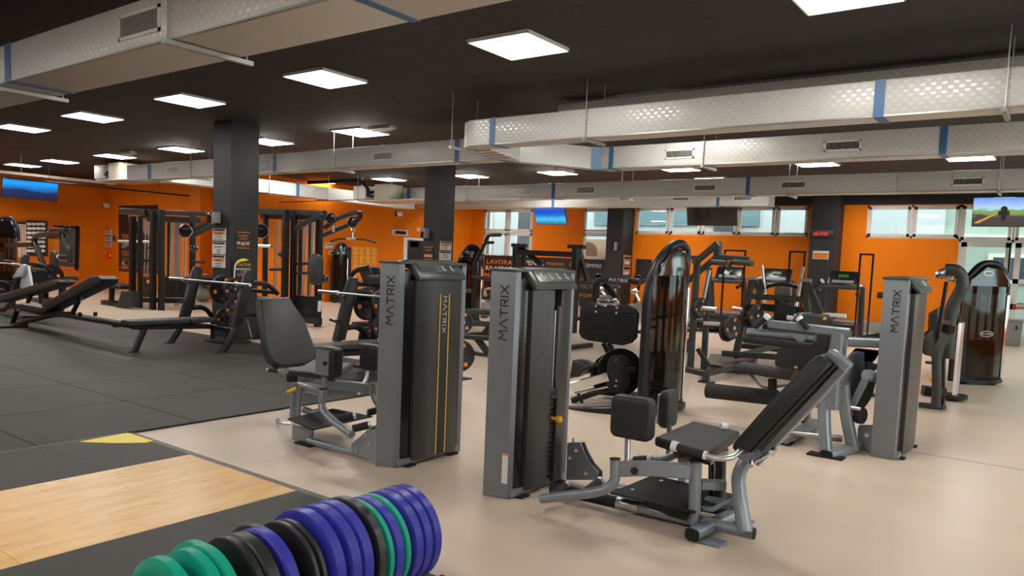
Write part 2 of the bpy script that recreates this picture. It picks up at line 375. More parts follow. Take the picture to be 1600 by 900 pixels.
# back wall with its openings
ops = [(P(756, 340, Y=YB).x, P(833, 340, Y=YB).x, P(756, 402, Y=YB).z, 3.52), (P(911, 360, Y=YB).x, -12.7, P(912, 405, Y=YB).z, 3.52),
       (-12.1, P(1264, 350, Y=YB).x, P(1262, 370, Y=YB).z, 3.54), (P(1354, 350, Y=YB).x, P(1500, 350, Y=YB).x, P(1400, 372, Y=YB).z, 3.54),
       (P(1500, 350, Y=YB).x, 1.7, 0, 3.54)]
g = G(); x = XW
for (a, b, z0, z1) in ops:
    if a > x+.001: g.span((x, YB, 0), (a, YB+.2, 3.58))
    if z0 > 0: g.span((a, YB, 0), (b, YB+.2, z0))
    g.span((a, YB, z1), (b, YB+.2, 3.58)); x = b
g.span((x, YB, 0), (XR, YB+.2, 3.58))
struct('wall_back', g, 'orange')
struct('trim_3', G().span((XW, YB, 3.58), (XR, YB+.2, CZ)), 'band')
struct('trim_4', G().span((-8, YB-.03, 3.56), (XR, YB, CZ)), 'band')
# right wall with a wide glazed opening that lets the daylight in
g = G(); g.span((XR, YN, 0), (XR+.2, YB, .9)); g.span((XR, YN, 3.3), (XR+.2, YB, CZ)); 
for y0, y1 in ((YN, 1), (6.0, 8.0), (13, 15), (20, YB)): g.span((XR, y0, .9), (XR+.2, y1, 3.3))
struct('wall_right', g, 'orange')
# pillars on the back wall and free standing
xc = P(990, 360, Y=YB).x; yc = P(973, 360, X=xc).y; x0 = P(948, 360, Y=yc).x
struct('trim_5', G().span((x0, yc, 0), (xc, YB, CZ)), 'pillar')
xd = P(1317, 360, Y=YB).x; yd = P(1308, 360, X=xd).y; x0b = P(1266, 360, Y=yd).x
struct('trim_6', G().span((x0b, yd, 0), (xd, YB, CZ)), 'pillar')
PX, PY = -11.85, 7.70
p1 = tag(recentre(G().span((-12.38, PY, 0), (PX, PY+.56, CZ)).build('pillar', 'pillar')), 'square black pillar standing at the back edge of the rubber mat', 'pillar'); 
QX, QY = -11.33, 12.5
p2 = tag(recentre(G().span((-11.79, QY, 0), (QX, QY+.5, CZ)).build('pillar', 'pillar')), 'square black pillar rising behind the back-to-back tower with the gold stripes', 'pillar')
p1['kind'] = 'structure'; p2['kind'] = 'structure'
# windows
def window(name, xs, zs, y=YB, glass=True):
    "xs, zs: edges of the panes; frame 6 cm"
    t = thing(name, 'x', 'x', ((xs[0]+xs[-1])/2, y, zs[0])); del t['label']; del t['category']; t['kind'] = 'structure'
    g = G(); f = .06
    for x in (xs[0], xs[-1]): g.span((x-(0 if x == xs[0] else f), y+.02, zs[0]), (x+(f if x == xs[0] else 0), y+.14, zs[-1]))
    for z in (zs[0], zs[-1]): g.span((xs[0], y+.02, z-(0 if z == zs[0] else f)), (xs[-1], y+.14, z+(f if z == zs[0] else 0)))
    for x in xs[1:-1]: g.span((x-f/2, y+.02, zs[0]), (x+f/2, y+.14, zs[-1]))
    for z in zs[1:-1]: g.span((xs[0], y+.02, z-f/2), (xs[-1], y+.14, z+f/2))
    g.build('window_frame', 'frame', t)
    for i in range(len(xs)-1):
        for j in range(len(zs)-1):
            a, b, c, d = xs[i]+f*.7, xs[i+1]-f*.7, zs[j]+f*.7, zs[j+1]-f*.7; s = .075
            g = G(); g.span((a, y-.01, c), (b, y+.05, c+s)); g.span((a, y-.01, d-s), (b, y+.05, d)); g.span((a, y-.01, c), (a+s, y+.05, d)); g.span((b-s, y-.01, c), (b, y+.05, d))
            g.span(((a+b)/2-.02, y-.03, d-s*.6), ((a+b)/2+.02, y-.01, d-.01))
            sa = g.build('sash', 'frame', t)
            G().span((a+s*.6, y+.015, c+s*.6), (b-s*.6, y+.025, d-s*.6)).build('pane', 'glass', sa)
    return t
def lin(a, b, n): return [a+(b-a)*k/n for k in range(n+1)]
zW = ops[0][2]
window('window_1', lin(ops[0][0], ops[0][1], 2), [zW, P(800, 363, Y=YB).z, 3.52])
window('window_2', lin(ops[1][0], ops[1][1], 1), [ops[1][2], P(930, 364, Y=YB).z, 3.52])
window('window_3', [ops[2][0]]+[P(q, 350, Y=YB).x for q in (1046, 1096, 1152, 1212)]+[ops[2][1]], [ops[2][2], 3.54])
window('window_4', lin(ops[3][0], ops[3][1], 2), [ops[3][2], 3.54])
dx = [ops[4][0], P(1580, 400, Y=YB).x, P(1580, 400, Y=YB).x+1.15, 1.7]
window('window_5', dx, [P(1560, 378, Y=YB).z, 3.54])
dz = P(1560, 378, Y=YB).z-.02
for k in range(2):
    a, b = dx[k]+.07, dx[k+1]-.01
    t = thing('door_%d' % (k+1), '', '', ((a+b)/2, YB+.06, 0)); del t['label']; del t['category']; t['kind'] = 'structure'
    s = .13; g = G(); g.span((a, YB+.03, 0), (a+s, YB+.09, dz)); g.span((b-s, YB+.03, 0), (b, YB+.09, dz))
    zm = [0, P(1550, 443, Y=YB).z, P(1550, 487, Y=YB).z, dz]
    zs = [.22, .98, 1.55, dz-.1]; rails = [(0, .2), (.86, 1.0), (1.52, 1.64), (dz-.12, dz)]
    for c, d in rails: g.span((a, YB+.03, c), (b, YB+.09, d))
    g.build('door_frame', 'frame', t)
    for (c, d) in ((.2, .86), (1.0, 1.52), (1.64, dz-.12)): G().span((a+s, YB+.05, c), (b-s, YB+.065, d)).build('pane', 'glass', t)
    G().tube([(a+.1, YB-.05, .93), (b-.1, YB-.05, .93)], .02, seg=8).span((a+.06, YB-.05, .88), (a+.12, YB+.03, .98)).span((b-.12, YB-.05, .88), (b-.06, YB+.03, .98)).build('push_bar', 'redbar', t)
    if k == 0: G().span((b-.04, YB-.02, .05), (b+.0, YB+.03, dz-.05)).span((b-.12, YB-.06, 1.0), (b+.02, YB, 1.12)).build('lock_rod', 'gloss', t)
    G().tube([(a+.16 if k else b-.05, YB-.04, 1.02), ((a+.3) if k else b-.2, YB-.04, 1.02)], .014, seg=8).build('door_handle', 'black', t)
t = G().span((dx[0], YB+.02, 0), (dx[0]+.07, YB+.14, dz+.02)).span((1.63, YB+.02, 0), (1.7, YB+.14, dz+.02)).span((dx[2]-.01, YB+.02, 0), (1.7, YB+.14, 2.2))
struct('trim_7', t, 'frame')
# outside: yard and the building across it
struct('ground', G().span((-40, YB+.3, -.2), (30, 60, -.1)), 'asph')
b = thing('building', 'pale rendered building seen across the yard through the back windows', 'building', (-8, 28, 0))
G().span((-32, 28, -.2), (-7.9, 34, 7)).build('wall', 'ext', b)
G().span((-7.9, 29, -.2), (12, 35, 7)).build('wall', 'extg', b)
G().span((-7.9, 28.8, 2.95), (-3.6, 29, 7)).build('wall', 'ext', b)
G().span((-7.9, 28.85, 2.85), (12, 29, 3.05)).build('ledge', 'frame', b)
G().span((-16.5, 27.9, 3.2), (-9.5, 28, 3.9)).build('shutter', 'extb', b)
for x in (-23.5, -20.6): 
    w_ = G().span((x, 27.92, 1.2), (x+1.5, 28, 3.9)).build('window', 'frame', b); G().span((x+.12, 27.9, 1.3), (x+1.38, 27.93, 3.8)).build('pane', 'extd', w_)
for x in (-2.3, 1.4):
    w_ = G().span((x, 28.92, 1.5), (x+1.5, 29, 2.45)).build('window', 'frame', b); G().span((x+.15, 28.9, 1.62), (x+1.35, 28.93, 2.32)).build('pane', 'extd', w_)
G().span((-11.2, 27.85, 3.0), (-10.2, 28, 3.6)).build('window', 'extd', b)
# outdoor condenser behind window 2
ca = P(925, 392, Y=24.6)
u = thing('outdoor_fan_unit', 'white outdoor air conditioning unit with a round grille outside the narrow window', 'air conditioner', (ca.x, 24.8, 1.2))
G().span((ca.x-.9, 24.5, ca.z-.55), (ca.x+.9, 25.0, ca.z+.45), .03).build('housing', 'white', u)
G().lathe((ca.x-.1, 24.5, ca.z-.05), (0, -1, 0), [(0, .03), (.36, .03), (.4, .0)], 20).build('fan_grille', 'txtg', u)
G().span((ca.x-.7, 24.6, 0), (ca.x-.6, 24.9, ca.z-.55)).span((ca.x+.6, 24.6, 0), (ca.x+.7, 24.9, ca.z-.55)).build('bracket', 'galv', u)
# ---------------------------------------------------------------- floor coverings
g = G(); z = .0015
for yy in (7.69,): g.span((-6.2, yy-.006, 0), (XR-.05, yy+.006, z))
g.span((-6.2, YB-8.6, 0), (XR-.05, YB-8.592, z))
struct('trim_8', g, 'txtg')
ML = -6.29; TS = 1.31; yT = 7.70
mat_root = thing('rubber_mat_floor', 'dark speckled rubber gym flooring of square tiles under the benches', 'mat', (-14, 1, 0))
tile0 = None
for i in range(13):
    for j in range(8):
        bx, by = ML-i*TS, yT-j*TS
        if tile0 is None:
            tile0 = G().box((0, 0, .009), (TS-.008, TS-.008, .018), bevel=.003, seg=1).build('rubber_tile', 'tile'); tile0.parent = mat_root; o = tile0
        else:
            o = tile0.copy(); COL.objects.link(o)
        o.location = V((bx-TS/2, by-TS/2, 0))-mat_root.location
# lifting platform
pl = thing('lifting_platform', 'low lifting platform with a bamboo centre board and black rubber sides', 'platform', (-4.63, 1.3, 0))
y1 = 3.10; x0, x1_ = -5.27, -3.99; yb0 = -.3
ysm = P(20, 873, Z=.03).y; ysr = P(160, 737, Z=.03).y; ysn = P(352, 816, Z=.03).y
G().span((x0, yb0, 0), (x1_, ysm, .03)).build('centre_board', 'wood', pl, 'pale bamboo centre board')
G().span((x0, ysm+.003, 0), (x1_, y1, .03)).build('centre_board', 'wood', pl, 'pale bamboo centre board')
for a, b, ym_ in ((-6.24, x0-.004, ysr), (x1_+.004, -2.96, ysn)):
    for c, d in ((yb0, ym_), (ym_+.003, y1)):
        G().span((a, c, 0), (b, d, .03)).build('rubber_panel', 'ruberk', pl, 'black rubber side panel')
G().span((-6.29, yb0-.05, 0), (-6.243, y1+.07, .022)).span((-6.29, y1+.003, 0), (-2.91, y1+.07, .022)).span((-2.957, yb0-.05, 0), (-2.91, y1+.07, .022)).build('edge_frame', 'strip', pl, 'grey metal edge frame')
pa, pb, pc, pd = P(124, 691, Z=.03), P(200, 677, Z=.03), P(240, 690, Z=.03), P(175, 693, Z=.03)
o = G().prism([pa, pd, P(228, 692.5, Z=.03), pc, pb], (0, 0, .006)).build('corner_cover', 'yellow', pl, 'yellow triangular corner cover')
# ---------------------------------------------------------------- ceiling lights
def panel_light(x, y, label, group=None):
    t = thing('ceiling_light', label, 'light', (x, y, CZ), group); s = .38
    g = G(); f = .018
    for (a, b, c, d) in ((-s, -s, s, -s+f), (-s, s-f, s, s), (-s, -s, -s+f, s), (s-f, -s, s, s)): g.span((x+a, y+b, CZ-.035), (x+c, y+d, CZ))
    g.build('frame', 'white', t)
    G().span((x-s+f, y-s+f, CZ-.03), (x+s-f, y+s-f, CZ-.02)).build('diffuser', 'lamp', t)
SEEN = {(-1.62, 6.38): 'topmost square panel light, cut by the top edge of the photo', (-4.75, 6.36): 'large square panel light high over the two centre towers',
 (-7.8, 6.39): 'square panel light second below the largest one, left of it', (-10.88, 6.37): 'square panel light just left above the near black pillar', (-14.0, 6.38): 'square panel light below the big duct, fourth in the nearest row',
 (-16.85, 6.35): 'leftmost square panel light of the nearest row, at the left edge',
 (-10.56, 9.47): 'square panel light beside the emergency fitting, right of the near pillar', (-13.35, 9.5): 'square panel light touching the right side of the near black pillar',
 (-16.49, 9.45): 'square panel light left of the near black pillar, in the second row', (-19.61, 9.48): 'square panel light with a grey emergency fitting, over the fan coil unit',
 (-22.66, 9.46): 'square panel light over the right side of the blue screen by the left wall', (-25.14, 9.48): 'leftmost far square panel light, over the blue screen on the left wall',
 (-16.22, 15.68): 'far square panel light above the white wall unit and bent pipe', (-13.17, 15.7): 'far square panel light just right of the far black pillar', (-19.37, 15.7): 'far square panel light left of the bent black pipe',
 (-10.44, 15.78): 'far square panel light under the bent duct, over the centre tower', (-7.31, 15.95): 'thin far panel light under the mint duct, fifth from the right wall',
 (-4.36, 16.0): 'thin far panel light under the duct, above the wall clock', (-7.32, 18.08): 'sliver of a panel light just above the slim far duct, mid right', (-1.69, 16.0): 'thin far panel light at upper right, above the road screen'}
for (x, y), lb in SEEN.items(): panel_light(x, y, lb)
HL = 'square panel light out of sight of the photo, overhead or behind a duct'
for x, y in ((1.5, 6.38), (1.5, 9.47), (-4.7, 9.47), (3.2, 12.6), (-13.4, 12.6), (-1.6, 19), (-13.4, 19), (-10.4, 21.6), (-4.5, 21.6), (-16.8, 21.2), (-16.5, 12.6),
             (1.5, 3), (1.5, -.5), (-1.6, .2), (-1.6, -3), (-4.7, .2), (-4.7, -3), (-8, .2), (-8, -3), (-11, 0.2), (-14, .2), (-17, .2), (-11, -3), (-17, -3), (-20, 3.3), (-23, 3.3), (-23, 0), (-25.5, 6), (-22.6, 6.4), (-20, 6.36)):
    panel_light(x, y, HL, 'panel lights out of the photo')
def fitting(px, py, label):
    p = P(px, py, Z=CZ-.03); t = thing('emergency_light', label, 'emergency light', (p.x, p.y, CZ))
    G().box((p.x, p.y, CZ-.03), (.52, .16, .06), bevel=.015).build('housing', 'frame', t); G().box((p.x, p.y, CZ-.07), (.42, .09, .03), bevel=.01).build('lens', 'white', t)
fitting(597, 200, 'grey emergency light fitting on the ceiling beside a panel light'); fitting(200, 238, 'grey emergency light fitting on the ceiling over the fan coil unit')
# ---------------------------------------------------------------- ducts
def duct_root(label, loc): return thing('air_duct', label, 'duct', loc)
def dbox(t, x0, x1, y0, y1, z0, z1, joints=()):
    xs = sorted([x0]+[j for j in joints if x0 < j < x1]+[x1])
    for a, b in zip(xs, xs[1:]): G().span((a+.002, y0, z0), (b-.002, y1, z1), bevel=.006).build('duct_section', 'duct', t)
    G().span((x0, y0-.004, z0-.004), (x1, y0+.03, z0+.012)).build('edge_profile', 'galv', t)
def strap(t, pxa, pxb, py, y0, y1, z0, z1):
    a, b = P(pxa, py, Y=y0).x, P(pxb, py, Y=y0).x
    G().span((a, y0-.006, z0-.006), (b, y1+.006, z1+.006)).build('tape_band', 'tape', t, 'blue tape band')
def vent(t, xa, xb, za, zb, y, n=22):
    f = .025; v = G(); v.span((xa, y-.012, za), (xb, y+.0, za+f)); v.span((xa, y-.012, zb-f), (xb, y, zb)); v.span((xa, y-.012, za), (xa+f, y, zb)); v.span((xb-f, y-.012, za), (xb, y, zb))
    fr = v.build('grille', 'white', t)
    G().span((xa+f, y-.004, za+f), (xb-f, y-.002, zb-f)).build('grille_back', 'gloss', fr)
    g = G(); w_ = (xb-xa-2*f)/n
    for k in range(n): g.span((xa+f+w_*(k+.3), y-.009, za+f), (xa+f+w_*(k+.7), y-.004, zb-f))
    s = g.build('slats', 'galv', fr); s['kind'] = 'stuff'
def vpx(t, x0, x1, y0, y1, Y, n=22):
    pc = P((x0+x1)/2, (y0+y1)/2, Y=Y); xa, xb = P(x0, (y0+y1)/2, Y=Y).x, P(x1, (y0+y1)/2, Y=Y).x; h = (P((x0+x1)/2, y0, Y=Y).z-P((x0+x1)/2, y1, Y=Y).z)
    h = abs(h); vent(t, xa, xb, pc.z-h/2, pc.z+h/2, Y, n)
def hanger(t, x, y0, y1, z0):
    g = G(); g.tube([(x, y0-.03, z0-.03), (x, y0-.03, CZ)], .006, seg=6).tube([(x, y1+.05, z0-.03), (x, y1+.05, CZ)], .006, seg=6)
    g.span((x-.02, y0-.06, z0-.045), (x+.02, y1+.1, z0-.01)); g.build('hanger', 'galv', t)
zb = 3.1
# A nearest
t = duct_root('huge near air duct crossing the upper left corner of the photo', (-6, 3.3, zb))
jA = [P(12, 100, Y=3.02).x, P(590, 14, Z=zb).x, P(265, 60, Y=3.02).x-.02]
dbox(t, -16, XR, 3.02, 3.60, zb, zb+.345, jA)
strap(t, 8, 17, 100, 3.02, 3.6, zb, zb+.345)
xs_ = P(600, 14, Z=zb).x; G().span((xs_-.03, 3.01, zb-.006), (xs_+.04, 3.61, zb+.351)).build('tape_band', 'tape', t, 'blue tape band')
vpx(t, 187, 251, 16, 57, 3.02, 30)
for q in (267, -10): hanger(t, P(q, 80, Y=3.02).x, 3.02, 3.6, zb)
# B
t = duct_root('long embossed foil duct at upper right that bends back at its left end', (-2, 8, zb)); yb = 7.92
xB = P(765, 220, Y=yb).x
dbox(t, xB, XR, yb, yb+.34, zb, zb+.34, [P(1374, 150, Y=yb).x])
strap(t, 765, 773, 220, yb, yb+.34, zb, zb+.34); strap(t, 1366, 1383, 150, yb, yb+.34, zb, zb+.34)
G().bar([(xB, yb+.17, zb+.17), (xB-.42, yb+.17, zb+.17), (xB-.75, 9.35, zb+.17)], .36, .34, bend=.3, c=.02).build('elbow', 'duct', t)
for k in range(4):
    yy = yb+.38+k*.22; G().span((xB-.74-.0*k-.03*k, yy, zb-.01), (xB-.28-.05*k, yy+.012, zb+.001)).build('seam', 'galv', t)
for q, r in ((917, 190), (1575, 110)): hanger(t, P(q, r, Y=yb).x, yb, yb+.34, zb)
hanger(t, xB-.55, yb-.1, yb+.34, zb)
t2 = duct_root('thin pale duct whose top edge shows above the long upper right duct', (-1, 9.0, 3.5))
zt = P(1300, 118, Y=8.75).z
dbox(t2, P(872, 170, Y=8.75).x, XR, 8.75, 9.0, zt-.3, zt, [])
# C
t = duct_root('longest mid-room foil duct that kinks towards the back near the centre', (-8, 9.5, zb))
yc1, yc2, dC = 9.08, 10.62, .36
xk1, xk2 = P(768, 250, Y=yc1).x, P(935, 250, Y=yc2).x
xCl = P(198, 270, Y=yc1).x
dbox(t, xCl, xk1, yc1, yc1+dC, zb, zb+.34, [P(q, 260, Y=yc1).x for q in (236, 300, 429, 523, 714)])
dbox(t, xk2, XR, yc2, yc2+dC, zb, zb+.34, [P(q, 240, Y=yc2).x for q in (1100, 1472)])
G().prism([(xk1, yc1, zb), (xk2, yc2, zb), (xk2, yc2+dC, zb), (xk1, yc1+dC, zb)], (0, 0, .34), .006).build('elbow', 'duct', t)
for (a, b, Y) in ((231, 236, yc1), (427, 431, yc1), (710, 717, yc1), (951, 958, yc2), (1465, 1477, yc2)): strap(t, a, b, 255, Y, Y+dC, zb, zb+.34)
for k, f in enumerate((.04, .93)):
    c = V((xk1, yc1, 0)).lerp(V((xk2, yc2, 0)), f); G().prism([(c.x, c.y-.006, zb-.005), (c.x+.11, c.y+.10, zb-.005), (c.x+.11, c.y+dC+.1, zb-.005), (c.x, c.y+dC, zb-.005)], (0, 0, .35)).build('tape_band', 'tape', t, 'blue tape band')
for (a, b, c, d, Y) in ((260, 279, 259, 271, yc1), (399, 419, 249, 262, yc1), (583, 614, 237, 251, yc1), (1039, 1085, 233, 248, yc2), (1288, 1346, 219, 236, yc2)): vpx(t, a, b, c, d, Y, 18)
for q, Y in ((300, yc1), (523, yc1), (1099, yc2), (872, yc2-.5)): hanger(t, P(q, 260, Y=Y).x, Y, Y+dC, zb)
# D
t = duct_root('slim foil duct in front of the back windows, ending by the wall unit', (-6, 15.3, zb)); yD = 15.15
dbox(t, P(587, 305, Y=yD).x, XR, yD, yD+.42, zb, zb+.35, [P(q, 300, Y=yD).x for q in (864, 1168, 1400)])
for a, b in ((636, 641), (862, 867), (1165, 1171)): strap(t, a, b, 300, yD, yD+.42, zb, zb+.35)
for (a, b, c, d) in ((803, 831, 294, 305), (900, 930, 291, 303), (1084, 1119, 288, 299), (1220, 1260, 283, 295), (1487, 1538, 277, 290)): vpx(t, a, b, c, d, yD, 16)
for q in (730, 972, 1232, 1560): hanger(t, P(q, 300, Y=yD).x, yD, yD+.42, zb)
# E
t = duct_root('lowest far duct tight above the back windows, ending at a black wall', (-12, 20.2, 3.3)); yE = 20.06
xE0, xE1 = P(652, 318, Y=yE).x, P(1201, 314, Y=yE).x
dbox(t, xE0, xE1, yE, yE+.5, 3.3, 3.62, [P(q, 315, Y=yE).x for q in (864, 1121)])
for a, b in ((862, 866), (1119, 1124)): strap(t, a, b, 316, yE, yE+.5, 3.3, 3.62)
for a, b in ((752, 771), (836, 858), (968, 990), (1050, 1078), (1146, 1176)): vpx(t, a, b, 306, 314, yE, 12)
# F
t = duct_root('foil duct running away along the orange side wall to the corner', (-17.5, 14, zb)); xF = -17.35
ys = [P(268, 287, X=xF).y]+[P(q, 300, X=xF).y for q in (420, 490)]+[17.95]
for a, b in zip(ys, ys[1:]): G().span((xF-.5, a+.002, zb), (xF, b-.002, zb+.34), bevel=.006).build('duct_section', 'duct', t)
yy = P(463, 295, X=xF).y; G().span((xF-.506, yy, zb-.006), (xF+.006, yy+.1, zb+.346)).build('tape_band', 'tape', t, 'blue tape band')
for yy in (ys[1], P(512, 300, X=xF).y): G().span((xF+.012, yy+.005, zb-.02), (xF+.022, yy+.017, CZ)).build('hanger', 'galv', t); G().span((xF-.55, yy, zb-.03), (xF+.03, yy+.03, zb-.003)).build('hanger', 'galv', t)
# fan coil units, pipes, tray
def fan_coil(c, label, s=1.):
    t = thing('fan_coil_unit', label, 'air conditioner', c)
    G().span((c.x, c.y, c.z-.16), (c.x+.5*s, c.y+.5, c.z+.2), .015).build('housing', 'white', t)
    G().tube([(c.x+.5*s, c.y+.1, c.z), (c.x+.7*s, c.y+.15, c.z+.05), (c.x+.95*s, c.y+.1, c.z-.02)], .035, .1, 8).tube([(c.x+.5*s, c.y+.05, c.z-.05), (c.x+.7*s, c.y+.05, c.z-.1), (c.x+.9*s, c.y+.1, c.z-.05)], .03, .1, 8).build('hose', 'rubber', t)
    G().span((c.x+.9*s, c.y-.05, c.z-.2), (c.x+1.5*s, c.y+.45, c.z+.22), .01).build('plenum', 'beige', t)
    G().span((c.x+.3*s, c.y-.1, c.z-.24), (c.x+2.6*s, c.y+.9, c.z-.2)).build('drip_tray', 'beige', t)
    G().span((c.x+.1, c.y+.2, c.z+.2), (c.x+.12, c.y+.22, CZ)).build('hanger', 'galv', t); G().span((c.x+1.3*s, c.y+.2, c.z+.2), (c.x+1.3*s+.02, c.y+.22, CZ)).build('hanger', 'galv', t)
fan_coil(P(147, 270, Y=9.9), 'white fan coil unit with black hoses hanging at the left end of the long duct')
c2 = P(552, 302, Y=14.6); fan_coil(c2, 'white fan coil unit with a thick bent black pipe, left of the far pillar')
g = G().tube([c2+V((-2.0, 0, .35)), c2+V((.3, 0, .35)), c2+V((.62, 0, .1)), c2+V((.62, 0, -.1))], .05, .35, 10)
tag(recentre(g.build('insulated_pipe', 'rubber')), 'thick black insulated pipe bending down into the far white unit', 'pipe')
a, b = P(-4, 270.5, Z=3.25), P(148, 288, Z=3.25); b.x = a.x
g = G(); 
for k in range(int((b.y-a.y)/.25)): g.span((a.x, a.y+k*.25, a.z), (a.x+.18, a.y+k*.25+.02, a.z+.01))
g.span((a.x, a.y, a.z), (a.x+.015, b.y+.3, a.z+.06)).span((a.x+.18, a.y, a.z), (a.x+.195, b.y+.3, a.z+.06))
for yy in (a.y+.5, b.y-.2): g.span((a.x+.09, yy, a.z), (a.x+.1, yy+.01, CZ))
tag(recentre(g.build('cable_tray', 'galv')), 'galvanised cable tray hanging over the blue screen on the left', 'cable tray')
a = P(-4, 279, Z=3.1); b = P(296, 304, Z=3.1); a.x = b.x = (a.x+b.x)/2
g = G().tube([a, V((a.x, P(296, 304, X=a.x).y, a.z))], .022, seg=8)
for k in (.2, .5, .8): q = a.lerp(V((a.x, P(296, 304, X=a.x).y, a.z)), k); g.span((q.x, q.y, q.z), (q.x+.01, q.y+.01, CZ))
tag(recentre(g.build('gas_pipe', 'black')), 'thin black straight pipe hung below the ceiling at left', 'pipe')
a = P(440, 315, Z=3.0); g = G().tube([P(436, 316, Z=3.0), P(560, 312, Z=3.0)], .012, seg=6); g.span((a.x, a.y, 3.0), (a.x+.008, a.y+.008, CZ))
e_ = P(558, 312, Z=3.0); g.span((e_.x, e_.y, 3.0), (e_.x+.008, e_.y+.008, CZ))
tag(recentre(g.build('conduit', 'black')), 'thin black conduit hanging under the duct by the side wall', 'pipe')
# ---------------------------------------------------------------- hanging screens
def tv(px, py, w, h, Y=None, X=None, rz=0, tilt=12, scr='scr_sea', label=''):
    c = P(px, py, Y=Y) if Y is not None else P(px, py, X=X)
    t = thing('television', label, 'television', (c.x, c.y, c.z))
    R = Matrix.Rotation(rz, 3, 'Z') @ Matrix.Rotation(math.radians(tilt), 3, 'X')
    n = R @ V((0, -1, 0))
    G().box(c, (w, .05, h), rot=R, bevel=.008).build('casing', 'gloss', t)
    G().box(c+n*.026, (w-.03, .004, h-.035), rot=R).build('screen', scr, t)
    if CZ-c.z > h/2: G().tube([c-n*.04, V((c.x-n.x*.04, c.y-n.y*.04, CZ))], .025, seg=8).box(c-n*.04, (.3, .04, .2), rot=R).build('ceiling_mount', 'black', t)
    return t
tv(860, 336.5, 1.23, .62, Y=21, tilt=22, scr='scr_sea', label='television showing a blue sea, tilted down between two windows')
tv(1112, 336.5, 1.5, .6, Y=21, tilt=14, scr='gloss', label='black switched-off television hanging before the wide back window')
tv(1569, 331, 1.28, .70, Y=21.2, tilt=6, scr='scr_road', label='television showing a motorbike on a road, at the right edge')
rt = [o for o in bpy.data.objects if o.get('label', '').startswith('television showing a motorbike')][0]
Rv = rt.location+V((0, -.045, -.0))
G().prism([Rv+V((-.60, 0, -.26)), Rv+V((-.50, 0, -.28)), Rv+V((-.12, 0, -.04)), Rv+V((-.16, 0, -.04))], (0, -.003, 0)).build('screen_road_line', 'knob', rt)
G().ell(Rv+V((.0, 0, .06)), (.07, .004, .07), 12).box(Rv+V((0, 0, -.03)), (.22, .006, .10), bevel=.002).ell(Rv+V((0, 0, -.12)), (.05, .004, .10), 12).build('screen_rider', 'band', rt)
tv(47, 296, 1.6, .62, X=-26.6, rz=math.radians(90), tilt=14, scr='scr_dark', label='television with a blue picture hanging by the left orange wall')
